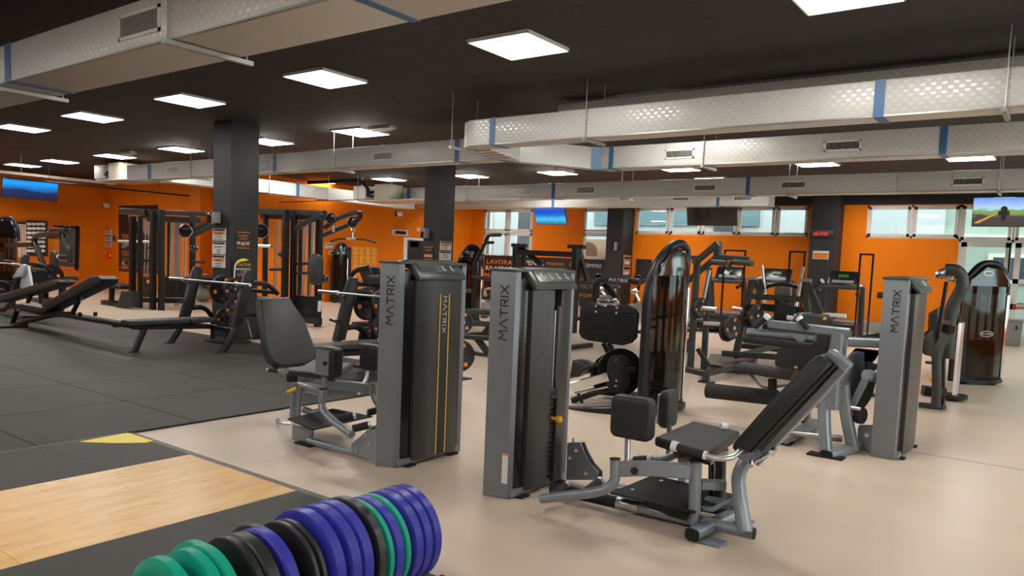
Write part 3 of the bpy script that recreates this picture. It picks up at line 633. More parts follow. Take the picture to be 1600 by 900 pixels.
# ================================================================ NEAR STRENGTH MACHINES
def tower(t, ax, ay, bx, by, cx, cy, h, kind):
    "weight tower: grey end panel a-b facing the camera, moulded shroud along b-c facing +X"
    th = .05; tw = thing  # noqa
    g = G().prism([(ax, ay, .0), (bx, by, .0), (bx+.005, by+th, .0), (ax-.01, ay+th+.02, .0)], (0, 0, h-.015), .008, 2)
    pn = g.build('side_panel', 'greyl', t, 'grey side panel lettered MATRIX')
    G().prism([(ax, cy+.01, 0), (cx, cy-.04, 0), (cx+.01, cy, 0), (ax, cy+.07, 0)], (0, 0, h-.015), .008, 2).build('side_panel', 'greyl', t, 'plain grey far side panel')
    # lettering runs upwards on the panel
    u = V((bx-ax, by-ay, 0)); L = u.length; u.normalize(); mid = V((ax, ay, 0))+u*L*.62; n = u.cross(Z_)
    wordmark(.056, mid+V((0, 0, h-.29))+n*.003+u*.02, Z_, -u, 'txtk', pn)
    y0, y1 = by+th+.005, cy-.045; x = bx; W = y1-y0
    # black side return, then raised grey shroud
    G().prism([(ax+.02, y0, .03), (x-.01, y0, .03), (x+.012, y0+.05, .03), (x+.012, y1-.05, .03), (x-.01, y1, .03), (ax+.02, y1, .03)], (0, 0, h-.09), .012, 3).build('shroud_side', 'shroud_side', t)
    a0, a1 = y0+.09, y1-.03
    if kind == 'b':     # slot for the weight pins
        ym = (a0+a1)/2+.03; sl = .045
        prof = [(a0, ym-sl), (ym+sl, a1)]
    else: prof = [(a0, a1)]
    for (p0, p1) in prof:
        pts = []
        for k in range(9):
            f = k/8; yy = p0+(p1-p0)*f; F_ = (yy-a0)/(a1-a0); pts.append((x+.018+.05*math.sin(math.pi*(.08+.84*F_))**.6, yy, .035))
        pts += [(x+.0, p1, .035), (x+.0, p0, .035)]
        G().prism(pts, (0, 0, h-.17), .008, 2).build('shroud', 'shroud', t, 'dark grey moulded shroud')
    if kind == 'b':
        G().span((x-.0, ym-sl, .06), (x+.02, ym+sl, h-.25)).build('slot_back', 'gloss', t)
        g = G()
        for k in range(17): g.span((x+.02, ym-sl+.004, .09+k*.034), (x+.05, ym+sl-.004, .09+k*.034+.028), .003)
        ws = g.build('weight_stack', 'black', t); ws['kind'] = 'stuff'
        G().tube([(x+.045, ym, .68), (x+.045, ym, h-.28)], .008, seg=8).build('guide_rod', 'steel', t)
        for s in (-1, 1): G().span((x+.03, ym+s*sl-.006, .70), (x+.062, ym+s*sl+.006, h-.25), .003).build('slot_trim', 'grey', t)
        G().span((x+.03, ym-sl, .64), (x+.068, ym+sl, .72), .01).build('slot_bridge', 'black', t)
        G().lathe((x+.05, ym+.01, .50), (1, 0, 0), [(0, 0), (.012, 0), (.012, .04), (.022, .045), (.024, .075), (.014, .085), (0, .085)], 14).build('pin_knob', 'knob', t, 'yellow weight pin knob')
    if kind == 'a':     # badge strip with gold lines
        ym = (a0+a1)/2+.03; bw = .052; xx = x+.069
        G().span((xx-.012, ym-bw, .05), (xx, ym+bw, h-.24), .002).build('badge_strip', 'dark', t, 'black vertical badge strip')
        for s in (-1, 1): G().span((xx-.001, ym+s*bw-.006, .05), (xx+.003, ym+s*bw+.006, h-.24)).build('gold_line', 'gold', t)
        wordmark(.040, V((xx+.003, ym-.02, h-.40)), -Z_, Y_, 'txtw', t, gap=.4)
    # top cap with slanted placard
    g = G(); yA, yB = ay+.0, cy+.05
    prof = [(ax-.01, h-.03), (ax-.01, h+.004), (x-.05, h+.014), (x-.015, h+.012), (x+.084, h-.105), (x+.088, h-.128), (x+.05, h-.135), (x+.0, h-.05)]
    g.prism([(px_, y0+.06, pz_) for px_, pz_ in prof], (0, W-.08, 0), .012, 3)
    g.prism([(ax-.012, ay-.006, h-.02), (bx+.004, by-.006, h-.02), (cx+.014, cy+.004, h-.02), (ax-.012, cy+.075, h-.02)], (0, 0, .022), .006, 2)
    cp = g.build('top_cap', 'cap', t, 'charcoal moulded top cap')
    # placard on the slanted front of the cap
    pa, pb = V((x-.015, 0, h+.012)), V((x+.084, 0, h-.105)); dn = (pb-pa).normalized(); nn = V((-dn.z, 0, dn.x)); nn = nn if nn.x > 0 else -nn
    o = V((0, 0, 0))+(pa+pb)/2; o.y = y0+.06+(W-.08)/2+.01
    R = Matrix((Y_, dn*-1, nn)).transposed()
    G().box(o+nn*.004, (W-.17, .10, .006), rot=R, bevel=.002).build('placard', 'cappanel', cp, 'grey exercise placard')
    for k in range(4 if kind == 'b' else 2):
        yy = o.y-W*.25+k*(W*.5/(3 if kind == 'b' else 1.6)); col = 'gold'
        if kind != 'b': yy = o.y+W*.05+k*.09
        pc = V((o.x, yy, o.z))+nn*.009
        G().ell(pc+dn*-.018, (.008, .008, .006), 8).box(pc+dn*.006, (.014, .03, .003), rot=R).box(pc+dn*.02+Y_*.012, (.03, .008, .003), rot=R).build('diagram_figure', 'paper', cp)
    g = G()
    for k in range(4): g.box(V((o.x, o.y-.01, o.z))+nn*.008+dn*(-.025+k*.017), (.10, .005, .002), rot=R)
    q = g.build('printed_lines', 'txtg', cp); q['kind'] = 'stuff'
    # base frame and feet
    G().span((ax+.02, by+.02, .012), (x+.03, cy-.02, .06), .008).build('base_frame', 'grey', t)
    for yy in (by+.12, cy-.12): G().span((x-.02, yy-.05, 0), (x+.07, yy+.05, .014), .004).build('foot_plate', 'rubber', t)
# ---------------------------------------------------------------- machine 1: left one (seat to the left)
t = thing('thigh_machine', 'grey inner thigh machine with reclined black seat, tower back with gold-lined black strip', 'exercise machine', (-4.6, 4.3, 0))
tower(t, -4.13, 3.93, -3.995, 3.995, -3.98, 4.73, 1.553, 'a')
Yn = 3.98
G().tube([P(482, 688, Y=Yn), P(586, 716, Y=Yn)], .03).build('base_rail', 'grey', t)
pts = [P(q, r, Y=3.93) for q, r in ((574, 671), (588, 671), (588, 724), (548, 707), (548, 694), (562, 683))]
br = G().prism(pts, (0, .012, 0), .003, 1).build('bracket_plate', 'grey', t)
for q, r in ((558, 705), (573, 680), (579, 694)): G().cyl(P(q, r, Y=3.93), P(q, r, Y=3.93)+V((0, -.015, 0)), .012, 8).build('bolt', 'steel', br)
G().tube([P(500, 681, Y=4.45), P(592, 700, Y=4.45)], .03).build('base_rail', 'grey', t)
pts = [P(q, r, Y=4.0) for q, r in ((456, 664), (488, 671), (486, 694), (456, 687))]
G().prism(pts, (0, .02, 0), .004, 1).build('end_plate', 'grey', t)
G().span(P(456, 690, Y=4.02)+V((0, 0, -.02)), P(486, 690, Y=4.5)+V((0, .35, .1)), .01).build('cross_member', 'grey', t)
for yy in (3.93, 4.75):
    a = P(473, 696, Z=0); G().span((a.x-.1, yy, 0), (a.x+.1, yy+.1, .015), .004).build('foot_plate', 'rubber', t)
pts = [P(q, r, Z=.19) for q, r in ((449, 656), (489, 673), (582, 652), (520, 640))]
G().prism(pts, (0, 0, .012), .003, 1).build('foot_board', 'rubber', t, 'black rubber-topped step board')
g = G().tube([P(460, 598, Y=4.25), P(458, 655, Y=4.25)], .034).tube([P(470, 605, Y=4.2), P(466, 655, Y=4.2)], .02); g.build('post', 'grey', t)
G().tube([P(466, 604, Y=4.3), P(486, 606, Y=4.25), P(503, 612, Y=4.1)], .045, .1).build('hub', 'grey', t)
G().tube([P(505, 608, Y=3.95), P(501, 636, Y=3.95), P(516, 655, Y=3.9), P(550, 679, Y=3.85)], .031, .12).build('swing_arm', 'grey', t)
G().cyl(P(505, 608, Y=3.95), P(505, 606, Y=3.95), .034).build('arm_cap', 'gloss', t)
def peg(a, b, r=.03):
    a, b = V(a), V(b); g_ = G().cyl(a, a.lerp(b, .85), r, 14).build('foot_peg', 'grip', t)
    G().cyl(a.lerp(b, .85), b, r*.95, 14).build('peg_cap', 'steel', g_)
peg(P(529, 655, Y=3.95), P(556, 649, Y=4.05)); peg(P(551, 670, Y=3.88), P(580, 663, Y=3.98)); peg(P(590, 641, Y=4.55), P(574, 645, Y=4.5))
def tpad(cx_, cy_, Y, w_, h_, th, plate=True, nrm='y', dx=0):
    c = P(cx_, cy_, Y=Y)
    out = rrect(w_, h_, .045, 4)
    if nrm == 'y':
        p = G().pad(c+V((0, th, 0)), X_, Z_, out, th, .028).build('thigh_pad', 'pad', t, 'black cushioned thigh pad')
        if plate: G().pad(c+V((0, -.0, 0)), X_, Z_, rrect(w_*.8, h_*.8, .01, 2, -.02), .012, .002, 1).build('pad_plate', 'grey', p); G().cyl(c+V((.03, -.012, 0)), c+V((.03, -.03, 0)), .017).build('pad_knob', 'rubber', p)
    else:
        p = G().pad(c, Y_, Z_, out, th, .028).build('thigh_pad', 'pad', t, 'black cushioned thigh pad')
        if plate: G().pad(c+V((-.012, 0, 0)), Y_, Z_, rrect(w_*.84, h_*.8, .01, 2), .013, .002, 1).build('pad_plate', 'galv', p); G().cyl(c+V((-.012, .0, 0)), c+V((-.035, .0, 0)), .017).build('pad_knob', 'rubber', p)
    return p
tpad(507, 567, 4.0, .20, .255, .12)
G().tube([P(507, 590, Y=4.05), P(507, 607, Y=4.05)], .025).build('pad_post', 'grey', t)
tpad(573, 559, 4.62, .22, .24, .10, plate=False)
G().tube([P(574, 580, Y=4.68), P(572, 594, Y=4.66), P(561, 606, Y=4.6), P(560, 616, Y=4.58)], .016, .06).build('pad_post', 'steel', t)
G().bar([P(516, 601, Y=4.5), P(548, 603, Y=4.52), P(580, 608, Y=4.55)], .05, .085, .1).build('hip_beam', 'grey', t)
G().tube([P(584, 598, Y=4.5), P(584, 618, Y=4.5), P(592, 632, Y=4.5)], .034, .08).build('arm_tube', 'grey', t)
pts = [P(q, r, Z=.50) for q, r in ((445, 577), (482, 561), (552, 567), (522, 587))]
G().prism(pts, (0, 0, -.055), .02).build('seat', 'padg', t, 'black seat cushion')
pts = [P(407, 466, X=-5.92), P(453, 463, X=-5.92), P(476, 500, X=-5.78), P(496, 548, X=-5.62), P(492, 562, X=-5.6), P(478, 570, X=-5.58), P(440, 573, X=-5.58), P(426, 565, X=-5.6), P(420, 550, X=-5.62), P(411, 495, X=-5.82)]
G().prism(pts, (-.085, -.01, -.03), .025, 4).build('backrest', 'padg', t, 'tall tapered charcoal backrest')
G().bar([P(448, 572, Y=4.5), P(432, 520, Y=4.6)+V((-.16, 0, 0)), P(425, 480, Y=4.6)+V((-.2, 0, 0))], .05, .06).build('back_frame', 'grey', t)
G().span(P(450, 597, Y=4.4)+V((-.03, 0, 0)), P(478, 580, Y=4.5)+V((0, .1, 0)), .01).build('seat_bracket', 'gloss', t)
for a, b in (((418, 578), (447, 580)),):
    a, b = P(*a, Y=4.15), P(*b, Y=4.05); hg = G().cyl(a.lerp(b, .15), a.lerp(b, .7), .022).build('hand_grip', 'grip', t); G().cyl(a.lerp(b, .7), b, .025).cyl(a, a.lerp(b, .15), .015).build('grip_end', 'steel', hg)
G().tube([P(440, 657, Y=4.5), P(432, 655, Y=4.35), P(436, 661, Y=4.2), P(455, 662, Y=4.2)], .012, .08, 8).build('release_lever', 'steel', t)
G().cyl(P(462, 607, Y=4.1), P(448, 613, Y=4.05), .018, 10, .012).build('adjust_handle', 'knob', t, 'orange adjustment handle')
G().bar([P(440, 668, Y=4.5), P(455, 670, Y=4.5)], .4, .08, up=(0, 0, 1)).build('rear_foot', 'rubber', t)
G().tube([P(475, 640, Y=4.35), P(490, 646, Y=4.35), P(505, 640, Y=4.4)], .03, .08).build('lower_link', 'grey', t)
# ---------------------------------------------------------------- machine 2: right one (seat to the right)
t = thing('thigh_machine', 'grey outer thigh machine with raised seat, pads and tower with weight pin slot', 'exercise machine', (-2.3, 4.4, 0))
tower(t, -3.10, 3.95, -2.925, 3.99, -2.92, 4.69, 1.54, 'b')
st = P(788, 742, Y=3.95); G().box((st.x+.0, 3.952, .22), (.04, .006, .2), rz=math.atan2(.04, .175)).build('warning_sticker', 'paper', t, 'white warning sticker'); G().box((st.x, 3.951, .315), (.04, .006, .015), rz=math.atan2(.04, .175)).build('warning_sticker', 'orangep', t, 'orange sticker heading')
a, b = P(862, 762, Z=.06), P(1178, 834, Z=.06)
g = G().tube([a, b], .036, seg=16); g.build('base_rail', 'grey', t)
G().cyl(b-(b-a).normalized()*.0, b+(b-a).normalized()*.006, .034).build('rail_cap', 'rubber', t)
m1 = a.lerp(b, .36); m2 = a.lerp(b, .47); G().tube([m1, m2], .040, seg=16).build('rail_sleeve', 'steel', t, 'bright rail sleeve')
G().tube([a.lerp(b, .0), m1], .039, seg=16).build('rail_boot', 'rubber', t)
dv = (b-a).normalized(); G().tube([P(940, 757, Z=.06), P(940, 757, Z=.06)+dv*.95], .034).build('base_rail', 'grey', t)
pts = [P(q, r, Z=.14) for q, r in ((953, 772), (1083, 803), (1160, 778), (1021, 744))]
fb = G().prism(pts, (0, 0, .012), .003, 1).build('foot_board', 'rubber', t, 'black rubber-topped step board')
for q, r in ((988, 765), (1033, 751)): G().lathe(P(q, r, Z=.152), (0, 0, 1), [(0, .006), (.012, .004), (.016, 0)], 10).build('bolt', 'steel', fb)
G().span(P(1000, 790, Z=.1)+V((0, .05, -.04)), P(1080, 800, Z=.1)+V((0, .35, .03))).build('board_frame', 'black', t)
c1 = P(1082, 835, Z=.05); G().oval([c1, c1+V((.06, .62, 0))], .085, .068).build('cross_foot', 'grey', t); G().oval([c1+V((-.001, -.012, 0)), c1+V((0, .0, 0))], .09, .072).build('foot_cap', 'rubber', t)
for k in (.08, .55): G().box((c1.x+.06, c1.y+k, .008), (.2, .12, .016), bevel=.005).build('foot_plate', 'grey', t)
Yp = 4.26
G().tube([P(1087, 722, Y=Yp), P(1085, 800, Y=Yp)], .037, seg=16).build('pivot_post', 'grey', t); G().tube([P(1085, 800, Y=Yp), P(1085, 832, Y=Yp)], .024).build('pivot_pin', 'grey', t)
G().cyl(P(1087, 722, Y=Yp), P(1087, 719, Y=Yp), .04).build('post_cap', 'gloss', t)
G().bar([P(966, 733, Y=4.02), P(1010, 731, Y=4.08), P(1050, 734, Y=4.16), P(1082, 737, Y=Yp)], .045, .09, .15).build('swing_beam', 'grey', t)
G().cyl(P(991, 736, Y=4.03), P(991, 736, Y=4.0), .022).build('stop_button', 'rubber', t)
G().tube([P(961, 718, Y=4.0), P(961, 752, Y=4.0), P(948, 765, Y=3.98), P(925, 770, Y=3.96), P(846, 779, Y=3.92)], .031, .1, 16).build('swing_arm', 'grey', t)
G().cyl(P(961, 718, Y=4.0), P(961, 716, Y=4.0), .034).build('arm_cap', 'gloss', t)
peg(P(862, 775, Y=3.95), P(862, 775, Y=3.95)+V((-.03, .22, .02)), .028); peg(P(914, 770, Y=3.97), P(914, 770, Y=3.97)+V((-.03, .24, .02)), .028)
tpad(983, 654, 4.08, .275, .265, .10, plate=False)
G().tube([P(981, 680, Y=4.13), P(980, 722, Y=4.1)], .018).build('pad_post', 'steel', t)
tpad(1037, 637, 4.98, .2, .27, .075, nrm='x')
G().tube([P(1046, 664, Y=4.98), P(1044, 716, Y=4.98)], .018).build('pad_post', 'grey', t)
G().tube([P(998, 717, Y=4.75), P(1040, 718, Y=4.75), P(1060, 708, Y=4.8)], .026, .1).build('swing_arm', 'grey', t)
a, b = P(985, 720, Y=4.7), P(1040, 717, Y=4.75); hg = G().cyl(a.lerp(b, .1), a.lerp(b, .5), .03).build('foot_peg', 'grip', t); G().cyl(a.lerp(b, .5), a.lerp(b, .6), .031).cyl(a, a.lerp(b, .1), .031).build('peg_cap', 'white', hg)
G().tube([P(1066, 715, Y=4.85), P(1067, 765, Y=4.8), P(1085, 785, Y=4.6)], .032, .1).build('far_post', 'grey', t)
G().tube([P(1068, 700, Y=4.5), P(1068, 735, Y=4.5)], .034).build('far_hub', 'grey', t)
pts = [P(q, r, Z=.51) for q, r in ((1024, 681), (1082, 657), (1156, 673), (1106, 708))]
g = G().prism(pts, (0, 0, -.07), .022, 4); g.build('seat', 'pad', t, 'black seat cushion')
G().span(P(1090, 717, Y=4.5)+V((-.12, -.1, 0)), P(1130, 712, Y=4.6)+V((0, .1, .03)), .01).build('seat_frame', 'gloss', t)
G().tube([P(1126, 715, Y=4.55), P(1125, 785, Y=4.55)], .035).build('seat_post', 'shroud_side', t)
G().tube([P(1112, 720, Y=4.6), P(1112, 775, Y=4.6)], .022).build('gas_spring', 'gloss', t)
G().bar([P(1095, 757, Y=4.3), P(1132, 758, Y=4.4)], .06, .06).build('post_link', 'grey', t)
G().tube([P(1105, 782, Y=4.5), P(1160, 792, Y=4.4)], .03).build('lower_strut', 'grey', t)
G().prism([P(q, r, Y=4.3) for q, r in ((1078, 796), (1115, 800), (1150, 778), (1146, 776), (1112, 793), (1080, 790))], (0, .02, 0), .002, 1).build('stop_bracket', 'grey', t)
hY = 4.12
a, b = P(1050, 696, Y=hY), P(1104, 712, Y=hY)
hg = G().cyl(a.lerp(b, .16), a.lerp(b, .94), .024).build('hand_grip', 'grip', t, 'foam hand grip under the seat edge'); G().cyl(a, a.lerp(b, .17), .03).cyl(a.lerp(b, .93), b, .026).build('grip_end', 'white', hg)
G().tube([b, P(1126, 718, Y=hY), P(1146, 714, Y=4.18), P(1158, 702, Y=4.3), P(1172, 704, Y=4.4)], .017, .08).build('handle_tube', 'steel', t)
G().cyl(P(1126, 666, Y=4.95), P(1136, 667, Y=4.98), .022).build('hand_grip', 'white', t)
# backrest
yc_ = 4.5; b0, t0 = P(1160, 694, Y=yc_), P(1292, 553, Y=yc_); ax_ = (t0-b0).normalized(); nr = ax_.cross(Y_); nr = nr if nr.x > 0 else -nr
L = (t0-b0).length
bm_out = [(-.16, 0), (-.19, .06), (-.20, L*.45), (-.17, L-.06), (-.13, L), (.13, L), (.17, L-.06), (.20, L*.45), (.19, .06), (.16, 0)]
G().prism([b0+Y_*q+ax_*r-nr*.02 for q, r in bm_out], nr*.10, .03, 4).build('backrest', 'pad', t, 'black reclined backrest cushion')
G().prism([b0+Y_*q*.9+ax_*r+nr*.08 for q, r in bm_out], nr*.012, .004, 1).build('back_board', 'rubber', t)
G().bar([b0+nr*.13-ax_*.02, t0+nr*.12+ax_*.0], .05, .075, up=Y_).build('back_frame', 'grey', t, 'grey backrest frame tube')
G().box(t0+nr*.07+ax_*.02, (.05, .12, .14), rot=Matrix((ax_, Y_, ax_.cross(Y_))).transposed(), bevel=.015).build('frame_cap', 'grey', t)
G().oval([P(1185, 705, Y=4.4), P(1166, 718, Y=4.38), P(1153, 742, Y=4.35), P(1156, 780, Y=4.32), P(1164, 832, Y=4.26)], .075, .085, .12, up=Y_).build('rear_leg', 'grey', t, 'curved grey rear leg')
G().bar([P(1160, 702, Y=4.38), P(1180, 716, Y=4.38)], .09, .10, up=Y_).build('recline_bracket', 'grey', t)
G().tube([P(1172, 726, Y=4.3), P(1206, 706, Y=4.35)], .011, seg=8).cyl(P(1172, 728, Y=4.28), P(1172, 722, Y=4.3), .02).cyl(P(1206, 708, Y=4.3), P(1210, 703, Y=4.36), .018).build('recline_lever', 'chrome', t, 'chrome recline lever')
# bracket by tower
pts = [P(q, r, Y=4.62) for q, r in ((886, 692), (907, 692), (913, 708), (922, 725), (935, 738), (934, 750), (884, 750))]
br = G().prism(pts, (0, .015, 0), .003, 1).build('bracket_plate', 'grey', t); G().prism([p+V((.01, .016, 0)) for p in pts], (0, .03, 0), .003, 1).build('bracket_edge', 'rubber', br)
for q, r in ((900, 704), (890, 716), (915, 740)): G().cyl(P(q, r, Y=4.62), P(q, r, Y=4.6), .013, 8).build('bolt', 'steel', br)
G().cyl(P(896, 692, Y=4.66), P(896, 684, Y=4.66), .01, 8).build('bolt', 'steel', br)
# ---------------------------------------------------------------- machine 3: leg curl at right
t = thing('leg_curl_machine', 'grey seated leg curl machine with black rollers, cam and tower lettered MATRIX at right', 'exercise machine', (-2.0, 7.3, 0))
tower(t, -1.32, 7.19, -1.13, 7.20, -1.11, 8.05, 1.585, 'c')
Yc = 7.0
G().bar([P(1202, 506, Y=Yc), P(1328, 520, Y=Yc)], .09, .075).build('top_beam', 'grey', t, 'long grey top beam')
G().bar([P(1312, 520, Y=Yc), P(1302, 638, Y=Yc)], .10, .19, up=Y_).build('main_post', 'grey', t)
G().bar([P(1291, 600, Y=Yc), P(1287, 650, Y=6.95), P(1291, 706, Y=6.9)], .09, .11, .2, up=Y_).build('front_leg', 'grey', t)
G().bar([P(1317, 600, Y=7.05), P(1322, 650, Y=7.1), P(1333, 700, Y=7.2)], .09, .11, .2, up=Y_).build('front_leg', 'grey', t)
c1, c2_ = P(1292, 712, Y=6.84), P(1340, 697, Z=.05); G().oval([c1, c2_], .11, .09).build('cross_foot', 'grey', t); G().oval([c1-(c2_-c1).normalized()*.012, c1], .115, .095).build('foot_cap', 'rubber', t)
G().box((c1.x-.02, c1.y+.05, .008), (.3, .14, .016), bevel=.005).build('foot_plate', 'rubber', t)
G().tube([P(1222, 675, Z=.08), P(1316, 686, Z=.08)], .03).build('base_rail', 'steel', t)
G().bar([P(1222, 688, Z=.05), P(1277, 659, Z=.05)], .12, .05).build('rear_foot', 'grey', t)
for q, r in ((1218, 691), (1272, 662)): a = P(q, r, Z=0); G().box((a.x, a.y, .008), (.24, .12, .016), bevel=.004).build('foot_plate', 'rubber', t)
G().bar([P(1256, 612, Y=7.9), P(1260, 655, Y=7.9)], .08, .10, up=Y_).build('rear_post', 'grey', t)
G().bar([P(1262, 627, Y=7.7), P(1295, 632, Y=7.2)], .05, .09).build('cross_bar', 'grey', t)
G().tube([P(1105, 610, Y=7.35), P(1215, 622, Y=7.35)], .077, seg=20).build('ankle_roller', 'grip', t, 'thick black foam ankle roller')
G().tube([P(1215, 622, Y=7.35), P(1300, 630, Y=7.35)], .02).build('roller_rod', 'steel', t)
G().oval([P(1155, 573, Y=7.2), P(1242, 587, Y=7.2)], .34, .085).build('seat', 'pad', t, 'black seat cushion edge-on')
G().tube([P(1168, 580, Y=7.2), P(1180, 594, Y=7.2), P(1192, 607, Y=7.25), P(1230, 602, Y=7.3)], .014, .1, 8).build('seat_strut', 'grey', t)
G().cyl(P(1207, 592, Y=7.2), P(1207, 610, Y=7.2), .04).build('seat_pivot', 'rubber', t)
pts = [P(q, r, Y=7.75) for q, r in ((1247, 488), (1292, 492), (1300, 500), (1292, 560), (1278, 582), (1225, 580), (1210, 572), (1209, 558), (1222, 535), (1240, 494))]
G().prism(pts, (0, .09, 0), .03, 3).build('backrest', 'padg', t, 'large charcoal backrest')
for q, r in ((1244, 574), (1289, 498)): G().lathe(P(q, r, Y=7.7), (0, -1, 0), [(0, .03), (.016, .02), (.016, 0)], 10).build('adjust_knob', 'knob', t)
G().tube([P(1168, 519, Y=Yc), P(1274, 528, Y=Yc)], .04).build('pad_tube', 'grey', t)
G().oval([P(1165, 529, Y=Yc), P(1274, 541, Y=Yc)], .16, .075).build('thigh_pad', 'pad', t, 'long black thigh hold-down pad')
G().prism([P(q, r, Y=Yc-.06) for q, r in ((1231, 520), (1259, 524), (1255, 536), (1250, 537))], (0, .03, 0), .003, 1).build('pad_bracket', 'grey', t)
for (a, b) in (((1180, 511), (1201, 493)), ((1262, 514), (1248, 496))):
    a, b = P(*a, Y=6.95), P(*b, Y=6.95); hg = G().cyl(a, a.lerp(b, .78), .026).build('hand_grip', 'grip', t); G().cyl(a.lerp(b, .78), b, .03).build('grip_end', 'white', hg)
G().tube([P(1244, 500, Y=7.3), P(1252, 490, Y=7.3), P(1268, 490, Y=7.3)], .012, .05, 8).build('lever', 'steel', t)
cc = P(1338, 597, Y=7.45); d_ = V((.93, -.36, .0)).normalized()
G().lathe(cc, d_, [(0, -.02), (.27, -.02), (.285, -.01), (.285, .01), (.27, .02), (0, .02)], 32).build('cam_wheel', 'grey', t, 'large grey cam wheel')
G().bar([P(1331, 635, Y=7.25), P(1355, 588, Y=7.25)], .05, .10, up=(0, 1, 0)).build('lever_arm', 'grey', t)
G().cyl(P(1352, 586, Y=7.2), P(1370, 590, Y=7.3), .05).build('pivot_hub', 'grey', t)
G().tube([P(1296, 630, Y=7.1), P(1345, 640, Y=7.1)], .02).build('knob_shaft', 'steel', t)
for q, r, s in ((1344, 649, .075), (1318, 619, .07)): 
    g = G(); c = P(q, r, Y=7.15); g.lathe(c, d_, [(0, -.03), (s, -.025), (s, .025), (0, .03)], 10); g.build('star_knob', 'rubber', t)
G().oval([P(1325, 534, Y=7.3), P(1379, 536, Y=7.35)], .1, .09).build('tower_beam', 'grey', t)
G().prism([P(q, r, Y=7.5) for q, r in ((1326, 553), (1366, 560), (1374, 546), (1336, 541))], (0, 0, -.05), .015).build('rear_seat', 'binm', t)
pts = [P(q, r, Y=7.32) for q, r in ((1342, 664), (1363, 664), (1363, 710), (1346, 704), (1340, 696), (1340, 670))]
G().prism(pts, (0, .02, 0), .004, 1).build('bracket_plate', 'grey', t)
G().cyl(P(1354, 680, Y=7.3), P(1354, 680, Y=7.32), .02, 8).build('bolt', 'steel', t)
G().tube([P(1340, 560, Y=7.6), P(1375, 600, Y=7.6)], .03).build('link_rod', 'steel', t)
# ================================================================ BUMPER PLATES
PXC = P(640, 765, Z=.475).x; ye = P(640, 765, Z=.475).y
rk = thing('plate_rack', 'low black storage rack under the row of coloured bumper plates', 'plate rack', (PXC, ye-.9, 0))
for s in (-.14, .14): G().span((PXC+s-.02, ye-1.75, .0), (PXC+s+.02, ye+.12, .05)).build('rail', 'black', rk)
for yy in (ye-1.7, ye+.05): G().span((PXC-.2, yy, 0), (PXC+.2, yy+.04, .05)).build('cross_bar', 'black', rk)
def plate(x, y, col, th, label, r=.225, tilt=0, hollow=False):
    prof = [(.026, 0), (.07, 0), (.08, .006), (r*.62, .006), (r*.72, 0), (r-.012, 0), (r, .008), (r, th-.008), (r-.012, th), (r*.72, th), (r*.62, th-.006), (.08, th-.006), (.07, th), (.026, th)]
    if hollow: prof = [(.026, .02), (.06, .02), (.07, .03), (r*.78, .03), (r*.84, 0), (r-.01, 0), (r, .008), (r, th-.008), (r-.01, th), (r*.84, th), (r*.8, th-.01), (.026, th-.01)]
    prof.append(prof[0])
    o = G().lathe((0, 0, 0), (0, 1, 0), prof, 48).build('bumper_plate', col)
    hub = G().lathe((0, 0, 0), (0, 1, 0), [(.0262, 0.0005), (.045, 0.0005), (.045, -.002), (.0262, -.002), (.0262, .0005)], 24).build('hub_ring', 'steel', o)
    o.location = (x, y-th, r+.05); o.rotation_euler = (math.radians(tilt), 0, 0)
    tag(o, label, 'weight plate', 'bumper plates on the floor rack'); return o
seq = [('blue', .05, 'rearmost blue bumper plate of the row, its whole right rim showing'), ('blue', .052, 'second blue bumper plate from the rear end of the row'), ('blue', .052, 'third blue bumper plate from the rear, touching the rear thin green one'),
       ('green', .034, 'thin green bumper plate between two blue plates, rearmost green'), ('blue', .05, 'single blue bumper plate between the two thin green plates'), ('green', .034, 'thin green bumper plate directly behind the fat black plate'),
       ('bblack', .045, 'taller black bumper plate in the middle of the row'), ('blue', .055, 'blue bumper plate just in front of the taller black plate'), ('blue', .055, 'second blue bumper plate in front of the taller black plate'),
       ('blue', .055, 'third blue bumper plate in front of the taller black plate'), ('bblack', .028, 'thin black plate behind the frontmost blue one'), ('bblack', .028, 'thin black plate touching the back of the frontmost blue one'),
       ('blue', .05, 'frontmost blue bumper plate, beside a hollow black plate'), ('bblack', .055, 'black bumper plate with a deep hollow face'), ('bblack', .035, 'black bumper plate right behind the front green ones'),
       ('green', .045, 'green bumper plate third from the front end'), ('green', .045, 'green bumper plate second from the front end'), ('green', .045, 'frontmost green bumper plate, its face turned to the camera')]
y = ye
for k, (c, th, lb) in enumerate(seq):
    th *= 1.12
    plate(PXC, y, c, th, lb, r=.225 if 'taller' not in lb else .238, hollow='hollow' in lb); y -= th*1.0+.004+(.018 if k in (2, 5, 6, 8, 9, 12) else 0)+(.05 if k == 16 else 0)
    if k in (14, 11):
        lb2 = {14: 'green bumper plate of the second row, behind the front green ones', 11: 'black bumper plate of the second row, behind the hollow black one'}[k]
        plate(PXC-{14: .15, 11: .12}[k], y, {14: 'green', 11: 'bblack'}[k], .05, lb2, r={14: .205, 11: .21}[k]); y -= .056
for (q, r_, c, lb) in () and ((352, 834, 'green', 'green bumper plate of the second row, behind the front green ones'), (440, 806, 'gloss', 'black bumper plate of the second row, behind the hollow black one'), (545, 790, 'gloss', 'second-row black plate peeping over behind the middle blue plates')):
    p = P(q, r_, X=PXC-.39); plate(p.x, p.y+.02, c, .05, lb, r=(p.z-.05)/2)
